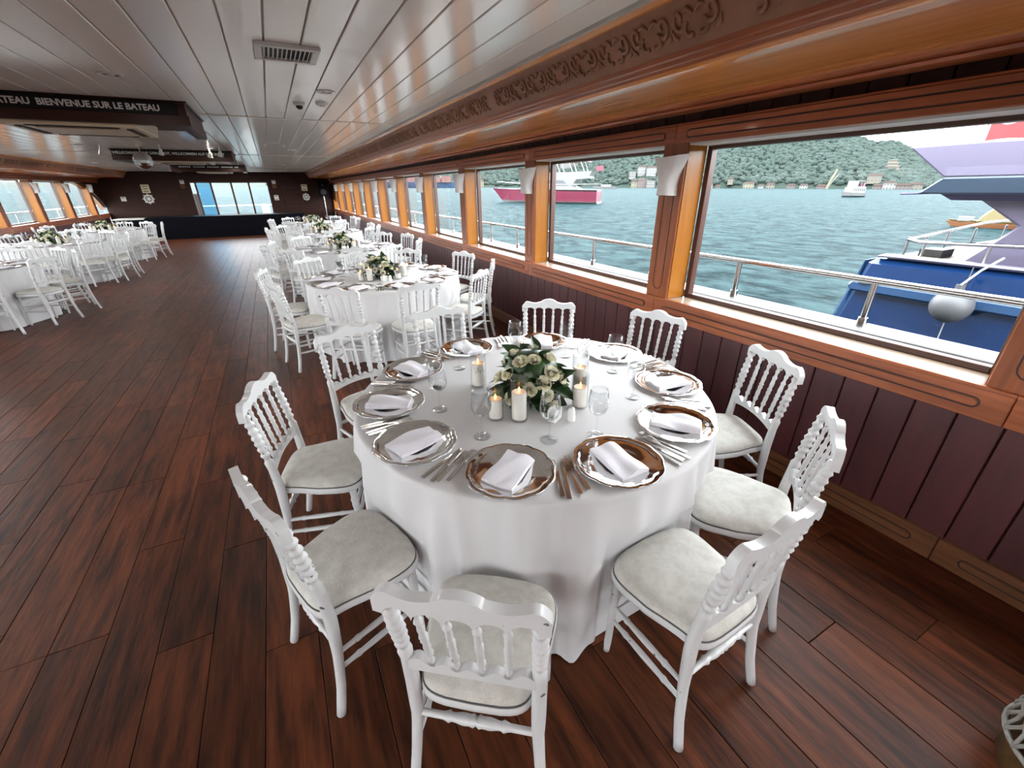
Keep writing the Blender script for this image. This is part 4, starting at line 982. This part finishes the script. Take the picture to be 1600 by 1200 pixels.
MB().strip([-6.8+.68*i for i in range(11)], lambda x: 7.15-.03*(x+3.4)**2, lambda x: 6.95-.03*(x+3.4)**2, -1.6, 1.6).build('awning', 'bred', t)
for x in (-6.4, -4.4, -2.2, -.3):
    for sy in (-1.5, 1.5): MB().tube([(x, sy, 4.9), (x+.8, sy, 6.8)], .05, 5).build('awning_pole', 'rail', t)
for sy in (-2, 2): MB().tube([(-8.6, sy, 3.2), (-2, sy, 3.1), (6, sy*.8, 3.3), (10, 0, 3.6)], .04, 5).build('rail', 'rail', t)
for x in (-7.4, -6.2, -4.8): MB().tube([(x, -2.25, .7), (x, -2.25, 1.6)], .22, 7).build('fender', 'bglass', t)
for x, z in ((-7.9, 5.2),): MB().prism([(x, z), (x-1.2, z+.1), (x-1.2, z+.9), (x, z+.8)], lambda x, z: (x, -.02, z), lambda x, z: (x, .02, z)).build('stern_flag', 'bred', t)
at_sea(t)
# small ferry
t = thing('small_ferry', 'small white passenger ferry on the water before the far houses', 'boat', (176, 85, WZ), rad(-23+90+90+20))
hull(10.5, 3.2, 1.3, 1.0).build('hull', 'bwhite', t, smooth=True); hull(10.6, 3.25, .4, .2).build('waterline_band', 'bglass', t, smooth=True)
MB().box(-4.4, 2.6, -1.4, 1.4, 1.3, 3.1).build('saloon', 'bwhite', t); MB().box(-4.0, .6, -1.3, 1.3, 3.1, 3.25).box(-3.4, 2.0, -1.2, 1.2, 4.9, 5.05).build('upper_deck', 'bwhite', t); MB().box(.2, 2.2, -1.1, 1.1, 3.1, 4.9).build('wheelhouse', 'bwhite', t)
for i in range(6):
    for sy in (-1.42, 1.38): MB().box(-4.1+1.1*i, -3.4+1.1*i, sy, sy+.04, 1.9, 2.7).build('window', 'bglass', t)
for x in (-3.2, -1.6, 0): MB().tube([(x, -1.1, 3.2), (x, -1.1, 4.9)], .05, 5).build('post', 'bwhite', t); MB().tube([(x, 1.1, 3.2), (x, 1.1, 4.9)], .05, 5).build('post', 'bwhite', t)
MB().box(-5, -4.2, -.5, .5, 2.4, 4.4).build('red_flag', 'bred', t); at_sea(t)
t = thing('small_launch', 'tiny white launch lying off the shore by the white villas', 'boat', (330, 405, WZ), rad(140))
hull(24, 6, 2.2, 2).build('hull', 'bwhite', t); MB().box(-6, 5, -2, 2, 2.2, 4.6).build('cabin', 'bwhite', t); at_sea(t)
# freighter far ahead
t = thing('cargo_ship', 'long blue cargo ship with red deck load far off beyond the windows', 'ship', (147, 582, WZ), rad(-14.2))
hull(160, 22, 6.5, 4, sheer=.1).build('hull', 'cargob', t)
for k in range(9): MB().box(-60+14*k, -48+14*k, -9, 9, 6.5, 11+1.4*(k % 3)).build('deck_load', 'cargor', t)
MB().box(-78, -65, -9, 9, 6.5, 20).build('bridge_house', 'h1', t); at_sea(t)
# weathered yellow boat
t = thing('yellow_boat', 'weathered yellow boat with rusty stains drifting beside the blue yacht', 'boat', (56.2, 14.5, WZ), rad(105)); t.scale = (.78, .78, .85)
hull(8.6, 3.0, .45, .6).build('hull', 'rusty', t, smooth=True)
o = hull(8.4, 2.9, .25, .6).build('gunwale', 'yellow', t, smooth=True); o.location = (0, 0, .40)
poly = [(-3.9, .5), (2.4, .5), (2.0, 1.2), (1.1, 2.2), (.1, 2.6), (-1.6, 2.3), (-3.6, 1.5)]
MB().prism(poly, lambda x, z: (x, -1.25, z), lambda x, z: (x, 1.25, z)).build('canopy', 'yellow', t, bevel=.15)
MB().box(2.6, 3.9, -.8, .8, .6, 1.0).build('foredeck_gear', 'bwhite', t); at_sea(t)

# moored yacht alongside: navy hull, lilac superstructure
YX = 6.0
t = thing('moored_yacht', 'large moored yacht with glossy navy hull and lilac superstructure alongside', 'boat', (0, 0, 0))
def yprism(poly, x0, x1, nm, m, bev=0):
    k = x0/YX; poly = [(y*k if y > -5 else y, 1.7+(z-1.7)*k if z > 0 else z) for y, z in poly]
    return MB().prism(poly, lambda y, z: (x0, y, z), lambda y, z: (x1, y, z)).build(nm, m, t, bevel=bev)
yprism([(2.52, .93), (2.80, -.3), (2.95, -1.8), (-16, -1.8), (-16, 1.0), (.0, .955)], YX, YX+4.6, 'hull', 'navy', .06)
yprism([(2.62, .54), (2.66, .60), (2.62, .66), (-16, .62), (-16, .52)], YX-.09, YX+.0, 'rubbing_strake', 'belt', .02)
yprism([(2.47, .945), (2.42, .985), (-16, .985), (-16, .94)], YX-.02, YX+.10, 'toe_rail', 'lilac', .02); yprism([(1.40, 1.25), (1.36, 1.28), (-16, 1.28), (-16, 1.25)], YX+4.5, YX+4.62, 'toe_rail', 'lilac', .02)
yprism([(2.35, .92), (2.35, .965), (-16, .965), (-16, .92)], YX+.1, YX+4.5, 'aft_deck', 'teak')
yprism([(2.56, .93), (3.05, -1.3), (3.05, -1.8), (2.7, -1.8)], YX+.05, YX+4.5, 'transom_fairing', 'belt', .03)
yprism([(1.76, .97), (1.463, 1.336), (1.83, 1.585), (-6, 1.70), (-6, .97)][::-1], YX+.35, YX+4.2, 'deckhouse', 'lilac', .02)
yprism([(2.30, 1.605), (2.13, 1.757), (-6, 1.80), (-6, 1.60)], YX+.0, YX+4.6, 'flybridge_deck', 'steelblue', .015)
yprism([(2.0, 1.55), (2.1, 1.605), (-6, 1.605), (-6, 1.56)], YX+.2, YX+4.4, 'deck_soffit', 'indigo')
yprism([(2.13, 1.757), (2.50, 2.05), (1.94, 2.057), (-6, 2.0), (-6, 1.757)], YX+.1, YX+4.5, 'flybridge_coaming', 'lilac', .015)
MB().tube([(YX+.3, 2.30, 1.61), (YX+.3, 2.55, 1.60)], .012, 6).build('boom_tip', 'indigo', t)
rp = [(YX+.1, -8, 1.22), (YX+.1, .9, 1.18), (YX+.1, 2.15, 1.13), (YX+.3, 2.33, 1.13), (YX+1.2, 2.36, 1.16), (YX+2.4, 2.36, 1.22), (YX+4.1, 2.34, 1.22), (YX+4.5, 2.2, 1.22), (YX+4.5, -4, 1.22)]
MB().tube(rp, .018, 8).build('stern_rail', 'rail', t, smooth='all')
for x, y in ((YX+.1, 2.1), (YX+.3, 2.33), (YX+.8, 2.35), (YX+1.4, 2.36), (YX+2.2, 2.36), (YX+3.2, 2.35), (YX+4.2, 2.32), (YX+4.5, 1.6), (YX+.1, 1.6), (YX+.1, .9)): MB().tube([(x, y, .95), (x, y, 1.16)], .012, 6).build('rail_stanchion', 'rail', t)
MB().box(YX+1.2, YX+4.2, 1.2, 1.7, .955, 1.12).build('bench', 'teak', t, bevel=.03); MB().box(YX+.45, YX+.75, 2.05, 2.25, .955, 1.03).build('hatch', 'dk', t)
MB().lathe([(.001, 0), (.16, .02), (.2, .1), (.15, .19), (.001, .22)], (YX+2.6, 1.75, 1.1), 14).build('covered_winch', 'bluebag', t, smooth=True)
MB().tube([(YX-.1, 1.6, .60), (YX-.1, 1.60, .96)], .008, 5).build('fairlead', 'rail', t); MB().lathe([(.001, -.02), (.1, -.02), (.1, .02), (.001, .02)], (YX-.02, 2.44, .68), 10).build('hawse_cap', 'rail', t)
t = thing('boat_fender', 'round grey fender hanging on a rope against the navy hull', 'fender', (YX-.24, 1.60, .60))
MB().lathe([(.001, -.17)]+[(.165*math.sin(PI*k/10), -.165*math.cos(PI*k/10)) for k in range(1, 10)]+[(.03, .17), (.03, .21), (.001, .21)], seg=20).build('ball', 'fender', t, smooth=True)
MB().tube([(0, 0, .2), (.06, -.08, .35), (.15, -.17, .47)], .010, 6).build('rope', 'rope', t); MB().tube([(0, 0, -.16), (.02, .0, -.42)], .005, 5).build('tail_line', 'rope', t)
# flag flying over the flybridge
t = thing('red_flag', 'red flag with white crescent flying above the moored yacht', 'flag', (YX+.4, 2.057, 2.06)); t.scale = (.62, .62, .62)
MB().tube([(0, .03, -.05), (0, .03, 1.0)], .014, 8).build('flagstaff', 'fwhite', t)
wav = lambda y: .04*math.sin(y*6)
def flagpt(u, v): y = -u*1.1; return (wav(y), y, .03+.72*v-.05*u+.03*math.sin(u*5))
fl = grid_mesh(flagpt, 24, 6); fl2 = MB(); fl2.v = fl.v+[(x+.004, y, z) for x, y, z in fl.v]; nn = len(fl.v); fl2.f = fl.f+[tuple(nn+i for i in reversed(f)) for f in fl.f]
fl2.build('cloth', 'red', t, smooth='all')
def emblem(c, r, c2, r2):
    b = MB(); n = 40; pts = []
    dx = c2-c; xx = (dx*dx+r*r-r2*r2)/(2*dx); a0 = math.acos(max(-1, min(1, xx/r))); b0 = math.acos(max(-1, min(1, (xx-dx)/r2)))
    outer = [(c+r*math.cos(a0+(2*PI-2*a0)*k/n), r*math.sin(a0+(2*PI-2*a0)*k/n)) for k in range(n+1)]
    inner = [(c2+r2*math.cos(b0+(2*PI-2*b0)*k/n), r2*math.sin(b0+(2*PI-2*b0)*k/n)) for k in range(n+1)]
    for side_ in (-.005, .009):
        m0 = len(b.v)
        for (u, v), (p_, q_) in zip(outer, inner):
            for uu, vv in ((u, v), (p_, q_)): x, y, z = flagpt(uu/1.1, (.36+vv)/.72); b.v.append((x+side_, y, z))
        for k in range(n): a = m0+2*k; b.f.append((a, a+1, a+3, a+2))
    return b
eb = emblem(.22, .17, .262, .137); eb.build('crescent', 'fwhite', t)
sb = MB()
for side_ in (-.005, .009):
    n = len(sb.v); pts = []
    for k in range(10): a = PI+k*PI/5; r = .09 if k % 2 == 0 else .035; x, y, z = flagpt((.45+r*math.cos(a))/1.1, (.36+r*math.sin(a))/.72); sb.v.append((x+side_, y, z))
    sb.f.append(tuple(n+k for k in range(10)))
sb.build('star', 'fwhite', t)
